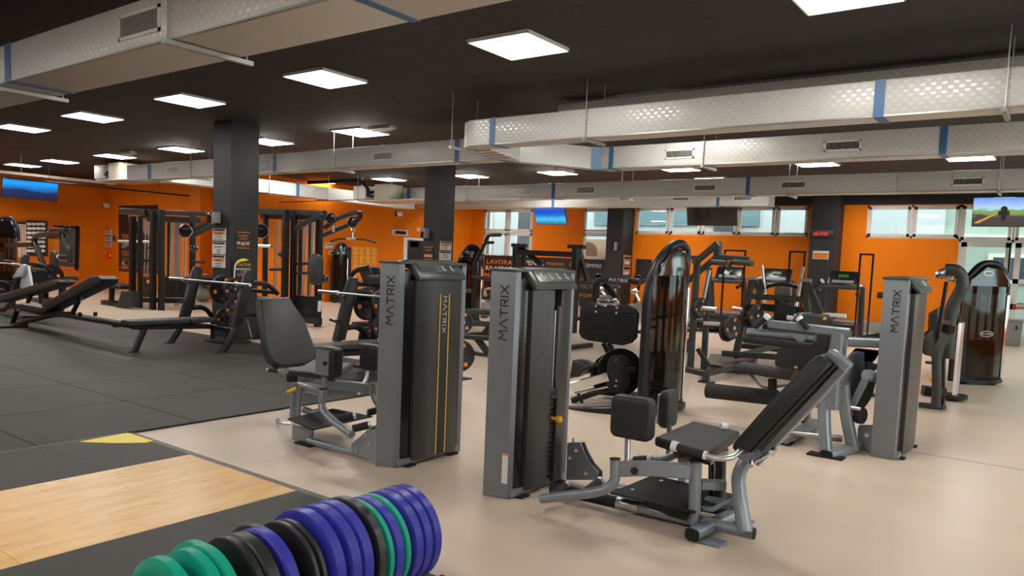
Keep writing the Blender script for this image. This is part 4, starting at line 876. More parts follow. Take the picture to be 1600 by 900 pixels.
# ================================================================ BENCHES ON THE RUBBER FLOOR
def iron_plate(c, ax, r=.2, th=.035, label='', m='cast', group='iron plates on the machines', marks=True):
    ax = V(ax).normalized()
    o = G().lathe((0, 0, 0), ax, [(.026, -th/2), (.05, -th/2-.004), (.06, -th/2+.006), (r*.8, -th/2+.006), (r*.86, -th/2), (r, -th/2+.005), (r, th/2-.005), (r*.86, th/2), (r*.8, th/2-.006), (.06, th/2-.006), (.05, th/2+.004), (.026, th/2), (.026, -th/2)], 28).build('weight_plate', m)
    if marks:
        x = ax.orthogonal().normalized(); y = ax.cross(x)
        for k in range(3):
            a = k*2.094+.5; q = (x*math.cos(a)+y*math.sin(a))*r*.68; G().cyl(q-ax*(th/2+.001), q+ax*(th/2+.001), r*.14, 10).build('orange_mark', 'orangep', o)
        G().cyl(-ax*(th/2+.03), ax*(th/2+.03), .025, 12).build('collar', 'steel', o)
    o.location = c; tag(o, label, 'weight plate', group); return o
def olympic(xc, y0, label):
    t = thing('bench_press', label, 'exercise bench', (xc, y0, 0), 'flat barbell benches on the rubber floor')
    w = lambda x, y, z: V((xc+x, y0+y, z))
    G().prism([w(-.14, -.12, .42), w(.14, -.12, .42), w(.16, .78, .42), w(-.16, .78, .42)], (0, 0, .075), .02).build('seat_pad', 'padg', t, 'long flat black pad')
    G().prism([w(-.16, .80, .42), w(.16, .80, .42), w(.14, 1.22, .42), w(-.14, 1.22, .42)], (0, 0, .075), .02).build('head_pad', 'padg', t)
    G().bar([w(0, -.02, .39), w(0, 1.3, .34)], .08, .07).build('spine', 'black', t)
    G().oval([w(0, 0, .02), w(0, .16, .38)], .09, .08, up=(1, 0, 0)).build('front_leg', 'black', t)
    G().cyl(w(0, 0, 0), w(0, 0, .03), .085, 20, .07).build('foot_pad', 'rubber', t)
    for s in (-1, 1):
        x = s*.73
        u = G().oval([w(x, .96, .02), w(x, 1.16, .30), w(x, 1.22, .55)], .10, .09, .12, up=(1, 0, 0)).build('upright', 'black', t)
        G().prism([w(x-.05, 1.12, .42), w(x-.05, 1.28, .42), w(x-.05, 1.50, 1.20), w(x-.05, 1.47, 1.27), w(x-.05, 1.38, 1.27), w(x-.05, 1.34, 1.2)], (.10, 0, 0), .012, 2).build('holder_cheek', 'black', t)
        for z_, yy in ((.98, 1.24), (.66, 1.14)): G().prism([w(x-.02, yy, z_), w(x-.02, yy-.09, z_+.03), w(x-.02, yy-.09, z_+.06), w(x-.02, yy-.02, z_+.03), w(x-.02, yy+.08, z_+.06)], (.04, 0, 0)).build('bar_hook', 'black', t)
        G().cyl(w(x, .95, 0), w(x, .95, .03), .10, 20, .08).build('foot_pad', 'rubber', t)
        G().tube([w(x, 1.40, 1.08), w(x, 1.75, 1.06), w(x, 1.95, .9)], .04, .2).build('back_tube', 'black', t)
        G().tube([w(x, 1.25, .58), w(x, 1.55, .60), w(x, 1.72, .42), w(x, 1.72, .02)], .04, .25).build('back_tube', 'black', t)
        G().cyl(w(x, 1.72, 0), w(x, 1.72, .03), .08, 20, .07).build('foot_pad', 'rubber', t)
    G().bar([w(-.73, 1.26, .33), w(.73, 1.26, .33)], .07, .07).build('cross_beam', 'black', t)
    G().bar([w(-.73, 1.9, .92), w(.73, 1.9, .92)], .06, .06).build('rear_beam', 'black', t)
    return t
def barbell(a, b, label):
    a, b = V(a), V(b); t = thing('barbell', label, 'barbell', a.lerp(b, .5)); d = (b-a)
    G().cyl(a.lerp(b, .16), a.lerp(b, .84), .015, 12).build('shaft', 'steel', t)
    for p_, q_ in ((0, .165), (.835, 1)): G().cyl(a.lerp(b, p_), a.lerp(b, q_), .025, 14).build('sleeve', 'steel', t)
    for k in (.165, .835): G().cyl(a.lerp(b, k-.006), a.lerp(b, k+.006), .034, 14).build('collar', 'steel', t)
XB_ = -10.98; YB_ = 5.58
olympic(XB_, YB_, 'flat barbell bench left of the charcoal backrest, on the rubber floor'); barbell((XB_-1.12, YB_+1.17, 1.06), (XB_+1.12, YB_+1.17, 1.06), 'silver barbell on the bench left of the charcoal backrest')
XC_ = P(549, 436, Y=6.98).x+.73
olympic(XC_, YB_, 'flat barbell bench half hidden by the gold-striped tower'); barbell((XC_-1.12, YB_+1.17, 1.06), (XC_+1.12, YB_+1.17, 1.06), 'silver barbell ending behind the gold-striped tower')
XA_ = P(38, 404, Y=6.98).x-.73
olympic(XA_, YB_, 'flat barbell bench at the left edge with a towel over its post'); barbell((XA_-1.12, YB_+1.17, 1.06), (XA_+1.12, YB_+1.17, 1.06), 'silver barbell at the left edge, next to the white towel')
XD_ = XC_+2.75
gp = 'black plates with orange spots stored behind the benches'
for (X0, nm) in ((XB_, 'left barbell bench'), (XC_, 'right barbell bench')):
    tr = thing('plate_tree', 'black storage tree with pegs behind the %s' % nm, 'plate rack', (X0-.3, 7.35, 0))
    ty = 7.36; tx = P(357 if X0 == XB_ else 586, 470, Y=ty).x; tr.location = (tx, ty, 0)
    G().bar([(tx, ty, 0), (tx, ty, 1.0)], .08, .08, up=(1, 0, 0)).build('post', 'black', tr); G().span((tx-.3, ty-.25, 0), (tx+.3, ty+.25, .05), .01).build('base', 'black', tr)
    for k, (dx_, z_) in enumerate(((-.16, .90), (.13, .92), (.13, .60), (-.14, .42))):
        G().cyl((tx, ty, z_), (tx+dx_*1.6, ty, z_), .024, 12).build('peg', 'steel', tr)
        w1 = ('upper', 'upper', 'lower', 'lower')[k]; w2 = ('left', 'right', 'right', 'left')[k]
        iron_plate((tx+dx_, ty-.0, z_), (1, -.001, 0), (.24, .19, .17, .15)[k], .05, 'black orange-spotted plate on the %s %s peg behind the %s' % (w1, w2, nm), group=gp)
c = P(371, 476, Y=7.62); t = thing('storage_box', 'mustard yellow box behind the left barbell bench, by the near pillar', 'box', (c.x, 7.62, 0))
G().box((c.x, 7.62, c.z), (.2, .1, .26), bevel=.015).build('body', 'yellow', t); G().cyl((c.x, 7.565, c.z-.04), (c.x, 7.555, c.z-.04), .05, 16).build('round_label', 'dark', t); G().span((c.x-.04, 7.6, 0), (c.x+.04, 7.66, c.z-.12)).build('stand', 'black', t)
# towel
c = P(36, 416, Y=6.75)
pts = [(0, .08, 0), (.1, .1, .02), (.2, .06, 0)]
g = G(); g.prism([P(q, r, Y=6.8) for q, r in ((34, 413), (40, 414), (38, 424), (33, 434), (29, 431), (24, 436), (18, 434), (27, 421))], (.0, .05, 0), .015, 3); g.prism([P(q, r, Y=6.86) for q, r in ((37, 413), (43, 415), (46, 432), (49, 449), (42, 447), (36, 451), (30, 449), (34, 432))], (.0, .05, 0), .015, 3)
tag(recentre(g.build('towel', 'towel')), 'white towel hanging over the bench post at the left edge', 'towel')
# adjustable bench in front
Y0 = 5.62
t = thing('adjustable_bench', 'black adjustable bench with raised backrest, long base beam lettered MATRIX', 'exercise bench', (-14.2, 5.75, 0))
def side(name, pts, m, depth=.30, y=Y0, bev=.02, label=None, par=None):
    return G().prism([P(q, r, Y=y) for q, r in pts], (0, depth, 0), bev, 3).build(name, m, par or t, label)
side('backrest', ((64, 476), (66, 482), (74, 484), (156, 443), (158, 436), (152, 431), (140, 432)), 'padg', .28, Y0+.0, .018, 'thick raised black backrest')
side('seat_pad', ((22, 476), (24, 482), (62, 489), (74, 486), (68, 481), (30, 474)), 'padg', .3)
G().oval([P(14, 511, Y=Y0+.1), P(40, 503, Y=Y0+.12), P(70, 495, Y=Y0+.14), P(95, 491, Y=Y0+.15), P(130, 497, Y=Y0+.15), P(207, 509, Y=Y0+.15)], .09, .08, .4).build('base_beam', 'black', t)
G().oval([P(18, 511, Y=Y0+.15), P(27, 484, Y=Y0+.15)], .08, .08, up=(1, 0, 0)).build('front_leg', 'black', t)
a = P(14, 514, Z=0); G().oval([(a.x, a.y-.3, .04), (a.x, a.y+.3, .04)], .07, .06).build('front_foot', 'black', t)
G().tube([P(133, 455, Y=Y0+.14), P(125, 470, Y=Y0+.14)], .018).build('strut_rod', 'chrome', t); G().bar([P(124, 468, Y=Y0+.14), P(112, 492, Y=Y0+.14)], .06, .06, up=(0, 1, 0)).build('strut', 'black', t)
G().bar([P(140, 450, Y=Y0+.14), P(62, 489, Y=Y0+.14)], .06, .05).build('back_frame', 'black', t)
G().bar([P(60, 490, Y=Y0+.14), P(112, 489, Y=Y0+.14)], .06, .05).build('seat_frame', 'black', t)
for s in (-.12, .12): c = P(137, 491, Y=Y0+.15); G().cyl((c.x, c.y+s-.02, c.z), (c.x, c.y+s+.02, c.z), .035, 16).build('wheel', 'rubber', t)
a = P(205, 511, Z=0); G().span((a.x-.06, a.y-.35, 0), (a.x+.06, a.y+.35, .06), .01).build('rear_foot', 'black', t)
G().tube([P(12, 486, Y=Y0), P(24, 483, Y=Y0)], .02).build('lever', 'chrome', t)
a, b = P(130, 497.5, Y=Y0+.1), P(160, 502, Y=Y0+.1); d = (b-a).normalized(); wordmark(.045, P(146, 499.5, Y=Y0+.09), d, (Z_-d*d.z).normalized(), 'txtg', t, gap=.45)
t = thing('adjustable_bench', 'black adjustable bench at the left edge, its pad nearly level behind the front bench', 'exercise bench', (-18, 7.2, 0))
side('backrest', ((-6, 473), (-6, 462), (76, 438), (90, 436.5), (93, 441), (86, 446), (0, 471)), 'padg', .3, 6.2, .02)
G().oval([P(-6, 484, Y=6.35), P(30, 482, Y=6.35), P(80, 492, Y=6.35)], .09, .08, .4).build('base_beam', 'black', t)
G().bar([P(52, 454, Y=6.35), P(40, 480, Y=6.35)], .06, .06, up=(0, 1, 0)).build('strut', 'black', t)
G().oval([P(-4, 474, Y=6.35), P(-4, 498, Y=6.35)], .08, .08, up=(1, 0, 0)).build('front_leg', 'black', t)
a = P(60, 497, Z=0); G().span((a.x-.06, a.y-.3, 0), (a.x+.06, a.y+.3, .06), .01).build('rear_foot', 'black', t)
# ================================================================ SELECTORISED ARCH TOWERS
def arch_tower(px, py, W, Ht, label, rz=0., place=None, logo=True, lean=0):
    "curved smoked tower; local: broad face +X, width along Y; built at origin then moved"
    t = thing('arch_tower_machine', label, 'exercise machine', (0, 0, 0))
    w2 = W/2
    path = [V((-.02, -w2, .03)), V((-.02, -w2, Ht*.62)), V((-.02, -w2*.72, Ht*.86)), V((-.02, -w2*.1, Ht)), V((-.02, w2*.62, Ht*.985)), V((-.02, w2*.98, Ht*.86)), V((-.02, w2, Ht*.70))]
    if lean: path = [V((-.02, -w2, .03)), V((-.02, -w2, Ht*.72)), V((-.02, -w2*.62, Ht*.88)), V((-.02, w2*.15, Ht*.985)), V((-.02, w2*.7, Ht)), V((-.02, w2*1.0, Ht*.96)), V((-.02, w2*1.02, Ht*.86))]
    G().tube(path, .05, .3, 14).build('arch_tube', 'gloss' if False else 'black', t, 'thick black arched tube')
    pts = []; n = 12
    for k in range(n+1):
        f = -1+2*k/n; pts.append((.03+.11*(1-f*f), f*(w2-.02)))
    inner = [(x-.008, y) for x, y in pts[::-1]]
    G().prism([(x, y, .12) for x, y in pts+inner], (0, 0, Ht*.74)).build('shroud', 'smoke', t, 'smoked glossy front shroud')
    G().prism([(-.06, -w2*.8, Ht*.74), (-.06, w2*.95, Ht*.74), (-.06, w2*.95, Ht*.86), (-.06, w2*.6, Ht*.96), (-.06, -w2*.1, Ht*.97), (-.06, -w2*.7, Ht*.86)], (.12, 0, 0), .03, 3).build('head_cover', 'gloss', t)
    for s in (-.5, -.15, .2, .5): G().cyl((.0, s*w2, .1), (.0, s*w2, Ht*.8), .016, 10).build('guide_rod', 'black', t)
    g = G()
    for k in range(14): g.span((-.05, -w2*.6, .12+k*.04), (.05, w2*.6, .12+k*.04+.033), .003)
    s_ = g.build('weight_stack', 'black', t); s_['kind'] = 'stuff'
    G().span((-.09, -w2+.02, .06), (.06, w2-.02, .12), .01).build('lower_frame', 'black', t)
    G().prism([(.02+.17*math.cos(a), (w2+.02)*math.sin(a), .03) for a in [2*math.pi*k/24 for k in range(24)]], (0, 0, .05), .012, 2).build('base_plate', 'black', t)
    for s in (-1, 1): G().span((-.02, s*w2*.6-.04, 0), (.08, s*w2*.6+.04, .03)).build('foot', 'rubber', t)
    G().span((.0, w2-.035, .1), (.055, w2+.005, Ht*.74), .012).build('edge_strip', 'chrome', t, 'bright edge strip')
    if logo:
        for (zc, s) in ((Ht*.42, 1.), (Ht*.91, .8)):
            xx = .142 if zc < 1.2 else .065
            a_ = [(s*.10*math.cos(q), s*.042*math.sin(q)) for q in [2*math.pi*k/24 for k in range(24)]]; g = G()
            g.tube([(xx, .03*0+y, zc+z) for y, z in a_+[a_[0]]], .006, seg=6); rg = g.build('badge_ring', 'steel', t)
            wordmark(.024, V((xx, 0, zc-.012)), Y_, Z_, 'txtw', rg)
    t.location = place if place is not None else P(px, py, Z=0); t.rotation_euler = (0, 0, rz)
    return t
def lateral(t): return t
# M6 far right
a = P(1525, 601, Z=0)
arch_tower(0, 0, .78, 1.86, 'smoked black arch tower with an oval badge, beside the grey bin', rz=math.radians(-48), place=V((a.x-.02, a.y+.12, 0)))
# M4 behind centre tower gap
arch_tower(0, 0, .72, 1.86, 'tall glossy black arch tower of the leg press, mid picture', rz=math.radians(-8), place=V((-3.55, 7.66, 0)), logo=False, lean=1)
# tower behind the gold-striped one
a = P(732, 510, Z=0)
arch_tower(0, 0, .62, 1.9, 'black arch tower behind the gold-striped tower, right of the far pillar', rz=math.radians(-45), place=V((P(735, 380, Y=14.4).x, 14.4, 0)))
a = P(575, 480, Z=0)
arch_tower(0, 0, .5, 1.9, 'dark arch tower standing before the yellow lockers', rz=math.radians(-20), place=V((P(532, 380, Y=16.2).x, 16.2, 0)), logo=False)
arch_tower(0, 0, .85, 2.2, 'dark arch tower at the far left edge before the whiteboard', rz=math.radians(-60), place=V((P(6, 360, Y=8.6).x, 8.6, 0)), logo=False)
# press arms beside the tower behind the gold-striped one
t = thing('press_machine', 'black machine with angled press arms left of the four-pane window', 'exercise machine', (P(760, 400, Y=14.2).x, 14.2, 0))
Yq = 14.2
G().tube([P(742, 410, Y=Yq), P(752, 393, Y=Yq), P(763, 367, Y=Yq), P(782, 367, Y=Yq)], .045, .1).build('press_arm', 'black', t)
G().tube([P(758, 379, Y=Yq), P(771, 379, Y=Yq)], .035).build('hand_grip', 'rubber', t); G().cyl(P(756, 379, Y=Yq), P(758, 379, Y=Yq), .045).build('grip_end', 'white', t)
G().bar([P(742, 410, Y=Yq), V((P(742, 410, Y=Yq).x, Yq, 0))], .1, .1, up=(1, 0, 0)).build('post', 'black', t)
G().oval([P(742, 433, Y=Yq-.1), P(768, 436, Y=Yq-.1)], .3, .09).build('seat', 'pad', t)
# benches seen in the gap
t = thing('preacher_bench', 'black double-decked bench seen between the two centre towers', 'exercise bench', (P(752, 555, Z=0).x, P(752, 555, Z=0).y, 0))
yy = P(752, 556, Z=0).y
for (q0, q1, r0, r1, nm, m_) in ((722, 772, 483, 489, 'upper_pad', 'padg'), (722, 770, 502, 507, 'lower_pad', 'padg')):
    G().prism([P(q0, r0, Y=yy), P(q1, r0+2, Y=yy), P(q1, r1+4, Y=yy), P(q0, r1+2, Y=yy)], (0, .35, 0), .015, 2).build(nm, m_, t)
G().bar([P(725, 526, Y=yy), P(775, 529, Y=yy)], .1, .08).build('beam', 'olive', t)
G().bar([P(745, 528, Y=yy+.1), P(766, 556, Y=yy+.1)], .1, .09, up=(0, 1, 0)).build('leg', 'olive', t); G().bar([P(766, 508, Y=yy+.1), P(752, 528, Y=yy+.1)], .08, .08, up=(0, 1, 0)).build('leg', 'olive', t)
G().bar([P(735, 550, Y=yy), P(775, 560, Y=yy)], .1, .06).build('foot', 'olive', t)
iron_plate(P(717, 556, Y=7.0), (1, -.6, 0), .20, .04, 'spoked black plate low in the gap between the centre towers', group='loose plates between the towers'); c = P(722, 503, Y=7.6); G().cyl(c+V((-.25, .15, 0)), c+V((.03, -.02, 0)), .02, 10).build('plate_peg', 'steel', t); G().bar([(c.x-.22, c.y+.13, 0), (c.x-.22, c.y+.13, c.z+.05)], .07, .07, up=(1, 0, 0)).build('peg_post', 'black', t)
iron_plate(c, (1, -.6, 0), .15, .05, 'orange-spotted plate in the gap right of the gold-striped tower', group='loose plates between the towers')
a = P(742, 519, Z=0)
def person(name_label, px, py, Y, lean, shirt, pants, ball=True):
    pass
# gym balls and the two people sitting low at the back
def ball(px, py, Y, r, label):
    c = P(px, py, Y=Y); o = G().ell((0, 0, 0), (r, r, r*.93), 24).build('gym_ball', 'ball'); o.location = (c.x, c.y, r*.93 if c.z < r*1.4 else c.z); tag(o, label, 'exercise ball', None); return o
def figure(label, root, joints, radii, edges, mats, head, hair, name='person'):
    t = thing(name, label, 'person', root)
    def skin(nm, vs, es, rs, m):
        me = bpy.data.meshes.new(nm); me.from_pydata([V(v)-V(root) for v in vs], es, []); o = bpy.data.objects.new(nm, me); COL.objects.link(o)
        md = o.modifiers.new('skin', 'SKIN')
        for i, r in enumerate(rs): me.skin_vertices[0].data[i].radius = (r, r)
        me.skin_vertices[0].data[0].use_root = True
        o.modifiers.new('sub', 'SUBSURF').levels = 2; o.modifiers['sub'].render_levels = 2
        dg = bpy.context.evaluated_depsgraph_get(); m2 = bpy.data.meshes.new_from_object(o.evaluated_get(dg)); bpy.data.objects.remove(o)
        m2.materials.clear(); m2.materials.append(M[m]); 
        for p in m2.polygons: p.use_smooth = True
        o2 = bpy.data.objects.new(nm, m2); COL.objects.link(o2); o2.parent = t; return o2
    skin('body', joints, edges, radii, 'skin')
    for nm, idx, es, sc, m in mats:
        skin(nm, [joints[i] for i in idx], es, [radii[i]*sc for i in idx], m)
    h = V(head); hd = G().ell(h, (.082, .095, .115), 16).ell(h+V((.0, -.095, -.01)), (.014, .02, .02), 8).ell(h+V((.08, 0, 0)), (.012, .02, .03), 8).ell(h+V((-.08, 0, 0)), (.012, .02, .03), 8).build('head', 'skin', t)
    g = G(); [g.ell(h+V((s*.03, -.088, .015)), (.011, .008, .007), 8) for s in (-1, 1)]; g.build('eyes', 'gloss', hd)
    G().ell(h+V((0, -.09, -.05)), (.024, .008, .007), 8).build('mouth', 'redbar', hd)
    G().ell(h+V((0, .02, .03)), (.09, .095, .105), 16).build('hair', hair, hd); return t
def seated(label, c, s, top, bot, hair, seat=.5):
    "c: ground point; s: direction (unit, xy) the person faces"
    c = V(c); s = V((s[0], s[1], 0)).normalized(); n = V((-s.y, s.x, 0)); u = Z_
    pel = c+u*(seat+.1); ch = pel+u*.36-s*.03; nk = ch+u*.16
    J = [pel, pel+u*.18, ch, nk, nk+u*.07]; R_ = [.13, .115, .13, .055, .05]; E = [(0, 1), (1, 2), (2, 3), (3, 4)]
    for q in (1, -1):
        b = len(J); sh = ch+n*q*.17+u*.06; J += [sh, sh+s*.12+n*q*.04-u*.26, sh+s*.32-u*.36, sh+s*.40-u*.36]; R_ += [.055, .043, .032, .03]; E += [(2, b), (b, b+1), (b+1, b+2), (b+2, b+3)]
        for f in range(-1, 3): J.append(sh+s*(.48-.01*abs(f))-u*.37+n*q*f*.018); R_.append(.009); E.append((b+3, len(J)-1))
        J.append(sh+s*.43-u*.35-n*q*.05); R_.append(.01); E.append((b+3, len(J)-1))
        h = len(J); J += [pel+n*q*.10-u*.02, pel+n*q*.14+s*.42+u*.0, V((*(pel+n*q*.15+s*.46).xy, .10)), V((*(pel+n*q*.15+s*.62).xy, .04))]; R_ += [.095, .062, .04, .032]; E += [(0, h), (h, h+1), (h+1, h+2), (h+2, h+3)]
    idl = []
    L_ = 5+4+5; h1 = L_; h2 = L_+4+4+5
    legs = [0, h1, h1+1, h1+2, h2, h2+1, h2+2]; le = [(0, 1), (1, 2), (2, 3), (0, 4), (4, 5), (5, 6)]
    tor = [0, 1, 2, 5, 6, h1+4, h1+5]; te = [(0, 1), (1, 2), (2, 3), (3, 4), (2, 5), (5, 6)]
    figure(label, (c.x, c.y, 0), J, R_, E, [('leggings', legs, le, 1.12, bot), ('top', tor, te, 1.14, top)], nk+u*.2, hair)
def ball_w(cx, cy, z, r, label):
    o = G().ell((0, 0, 0), (r, r, r*.9), 24).build('gym_ball', 'ball'); o.location = (cx, cy, r*.9); return tag(o, label, 'exercise ball')
def lying(label, c, s, z, top, bot, hair):
    "a body stretched out along s (head first), resting at height z; feet on the floor"
    c = V((c[0], c[1], 0)); s = V((s[0], s[1], 0)).normalized(); n = V((-s.y, s.x, 0)); u = Z_
    pel = c+u*z; ch = c+s*.40+u*(z+.02); nk = c+s*.56+u*(z+.03)
    J = [pel, c+s*.2+u*z, ch, nk, nk+s*.07]; R_ = [.13, .115, .13, .055, .05]; E = [(0, 1), (1, 2), (2, 3), (3, 4)]
    for q in (1, -1):
        b = len(J); sh = ch+n*q*.17+s*.05; el = sh+n*q*.16-s*.10+u*.12; wr = el-s*.05+u*.02+s*.22
        J += [sh, el, wr, wr+s*.06]; R_ += [.055, .043, .032, .03]; E += [(2, b), (b, b+1), (b+1, b+2), (b+2, b+3)]
        for f in range(-1, 3): J.append(wr+s*(.15-.01*abs(f))+n*q*f*.018); R_.append(.009); E.append((b+3, len(J)-1))
        J.append(wr+s*.08-n*q*.05); R_.append(.01); E.append((b+3, len(J)-1))
        h = len(J); kn = pel-s*.40+n*q*.13+u*.02; J += [pel+n*q*.10, kn, V((*(kn-s*.05).xy, .10)), V((*(kn-s*.20).xy, .04))]; R_ += [.095, .062, .04, .032]; E += [(0, h), (h, h+1), (h+1, h+2), (h+2, h+3)]
    h1 = 5+9; h2 = h1+4+9
    legs = [0, h1, h1+1, h1+2, h2, h2+1, h2+2]; le = [(0, 1), (1, 2), (2, 3), (0, 4), (4, 5), (5, 6)]
    tor = [0, 1, 2, 5, 6, h1+4, h1+5]; te = [(0, 1), (1, 2), (2, 3), (3, 4), (2, 5), (5, 6)]
    figure(label, (c.x, c.y, 0), J, R_, E, [('leggings', legs, le, 1.12, bot), ('top', tor, te, 1.14, top)], nk+s*.19, hair)
qx = P(757, 460, Y=16).x; ball_w(qx, 16, 0, .30, 'shiny grey gym ball under the person seen between the centre towers')
lying('person in patterned leggings lying over the grey gym ball', (qx-.1, 16), (1, .1), .66, 'band', 'camo', 'band')
qx = P(316, 462, Y=12.4).x; ball_w(qx, 12.4, 0, .27, 'pale grey gym ball behind the left barbell bench')
lying('person in a blue top lying back on a gym ball beside the near pillar', (qx+.25, 12.4), (-1, -.1), .62, 'blueb', 'band', 'txtk')
# ================================================================ CABLE STATIONS
t = thing('cable_station', 'black multi cable station in front of the dark lettered poster', 'exercise machine', (P(255, 482, Z=0).x, P(255, 482, Z=0).y, 0))
def vpost(px0, pyt, px1, pyb, w_, m='black', nm='post', par=None):
    b = P(px1, pyb, Z=0); tp = P(px0, pyt, Y=b.y); G().bar([b, V((b.x, b.y, tp.z))], w_, w_, up=(1, 0, 0)).build(nm, m, par or t); return b, tp
def pulley(px, py, Y, r, par=None):
    c = P(px, py, Y=Y); g = G().lathe(c, (.7, -.7, 0), [(0, -.03), (r*.5, -.03), (r, -.02), (r*.9, 0), (r, .02), (r*.5, .03), (0, .03)], 20); o = g.build('pulley', 'gloss', par or t); G().lathe(c, (.7, -.7, 0), [(r*1.02, -.012), (r*1.08, 0), (r*1.02, .012)], 20).build('pulley_rim', 'steel', o)
for a in ((209, 338, 207, 480, .14), (221, 338, 219, 481, .10), (243, 328, 239, 484, .13), (256, 328, 252, 485, .13), (306, 336, 300, 480, .13), (267, 338, 263, 474, .07)): vpost(*a)
vpost(280, 340, 276, 478, .10, 'txtg', 'rail_column')
Ys = P(255, 482, Z=0).y
G().bar([P(192, 330, Y=Ys), P(232, 332, Y=Ys)], .2, .17).build('top_arm', 'black', t)
G().bar([P(228, 331, Y=Ys), P(345, 335, Y=Ys)], .12, .12).build('top_beam', 'black', t)
G().bar([P(240, 342, Y=Ys+.3), P(305, 344, Y=Ys+.3)], .3, .16).build('top_box', 'black', t)
G().bar([P(305, 357, Y=Ys), P(340, 340, Y=Ys)], .1, .1).build('brace', 'black', t); G().bar([P(305, 366, Y=Ys), P(340, 349, Y=Ys)], .1, .1).build('brace', 'black', t)
G().bar([P(207, 468, Y=Ys), P(300, 470, Y=Ys)], .1, .14).build('base_beam', 'black', t)
for (q0, q1) in ((225, 239), (262, 274), (284, 297)):
    g = G(); a, b = P(q0, 432, Y=Ys+.25), P(q1, 468, Y=Ys+.25); n_ = 12
    for k in range(n_): g.span((a.x, Ys+.15, b.z+(a.z-b.z)*k/n_), (b.x, Ys+.35, b.z+(a.z-b.z)*(k+.97)/n_))
    o = g.build('weight_stack', 'black', t); o['kind'] = 'stuff'
for q in (228, 233, 268, 271, 287, 292): G().cyl(P(q, 340, Y=Ys+.25), P(q-3, 440, Y=Ys+.25), .016, 8).build('guide_rod', 'steel', t)
pulley(213, 356, Ys-.1, .17); pulley(290, 361, Ys-.1, .15)
for a, b in (((186, 377), (234, 378)),): G().cyl(P(*a, Y=Ys-.2), P(*b, Y=Ys-.2), .035, 10).build('pull_bar', 'steel', t, 'bright pull bar')
for a, b in (((221, 407), (241, 407)), ((301, 409), (318, 410))): G().cyl(P(*a, Y=Ys-.2), P(*b, Y=Ys-.2), .03, 10).build('handle', 'rubber', t)
for q, r in ((237, 387), (303, 388)): G().ell(P(q, r, Y=Ys-.15), (.12, .1, .08), 12).build('carriage', 'gloss', t)
G().cyl(P(232, 440, Y=Ys+.1), P(232, 440, Y=Ys+.05), .05, 10).build('pin_knob', 'knob', t)
for q in (241, 254): G().prism([P(q-2, 452, Y=Ys-.14), P(q+3, 452, Y=Ys-.14), P(q+3, 463, Y=Ys-.14), P(q-2, 463, Y=Ys-.14)], (0, .01, 0)).build('sticker', 'paper', t, 'white sticker')
t = thing('row_seat', 'low black rowing seat with a dark foot board left of the cable station', 'exercise bench', (P(172, 478, Z=0).x, P(172, 478, Z=0).y, 0)); Yr = P(172, 478, Z=0).y
G().prism([P(q, r, Y=Yr) for q, r in ((155, 442), (170, 442), (188, 447), (186, 452), (170, 450), (156, 446))], (0, .35, 0), .02).build('seat', 'pad', t)
G().bar([P(175, 450, Y=Yr+.15), P(174, 478, Y=Yr+.15)], .12, .1, up=(1, 0, 0)).build('post', 'black', t); G().span(P(157, 480, Y=Yr)+V((0, 0, 0)), P(182, 472, Y=Yr)+V((0, .3, 0)), .02).build('foot', 'black', t)
G().prism([P(q, r, Y=Yr-.1) for q, r in ((189, 455), (206, 455), (208, 479), (181, 481))], (0, .2, 0), .02).build('foot_board', 'band', t)
G().bar([P(180, 476, Y=Yr), P(215, 478, Y=Yr)], .1, .06).build('base_beam', 'black', t)
# second station
t = thing('cable_station', 'black multi cable station with a lat bar and upright pad, behind the charcoal backrest', 'exercise machine', (P(460, 508, Z=0).x, P(460, 508, Z=0).y, 0))
for a in ((421, 335, 413, 500, .10), (451, 329, 444, 508, .13), (463, 329, 457, 508, .12), (473, 345, 467, 500, .08), (507, 334, 496, 510, .13), (487, 345, 482, 498, .06)): vpost(*a)
Ys = P(460, 508, Z=0).y
G().bar([P(398, 330, Y=Ys), P(507, 334, Y=Ys)], .13, .13).build('top_beam', 'black', t); G().bar([P(415, 337, Y=Ys+.3), P(500, 340, Y=Ys+.3)], .3, .14).build('top_box', 'black', t)
G().bar([P(464, 357, Y=Ys-.2), P(484, 344, Y=Ys-.2), P(505, 337, Y=Ys-.2), P(514, 339, Y=Ys-.1)], .1, .09, .2).build('top_arm', 'black', t)
G().bar([P(506, 368, Y=Ys), P(558, 345, Y=Ys), P(565, 334, Y=Ys), P(556, 331, Y=Ys), P(524, 343, Y=Ys), P(508, 356, Y=Ys)], .09, .08, .15).build('lat_arm', 'black', t, 'looped lat pulldown arm')
pulley(551, 347, Ys, .10); pulley(517, 341, Ys-.1, .10); pulley(408, 361, Ys-.2, .15)
for s in (-.05, .05): G().tube([P(550+s*30, 352, Y=Ys), P(552+s*60, 358, Y=Ys), P(551, 363, Y=Ys)], .012, seg=6).build('chain', 'chrome', t)
G().cyl(P(551, 362, Y=Ys), P(551, 373, Y=Ys), .014, 8).build('chain', 'chrome', t)
o = G().tube([P(517, 377, Y=Ys), P(530, 373, Y=Ys), P(571, 374, Y=Ys), P(586, 379, Y=Ys)], .022, .1, 8).build('lat_bar', 'black', t, 'long black lat bar'); G().cyl(P(542, 373, Y=Ys-.01), P(557, 373.5, Y=Ys-.01), .025, 8).build('bar_centre', 'steel', o)
G().tube([P(520, 353, Y=Ys-.1), P(521, 362, Y=Ys-.1)], .03, seg=8).build('carabiner', 'steel', t)
c = P(490, 421, Y=Ys-.4); G().pad(c+V((0, .1, 0)), X_, Z_, rrect(.36, .62, .14, 5), .11, .03).build('back_pad', 'padg', t, 'upright rounded black pad')
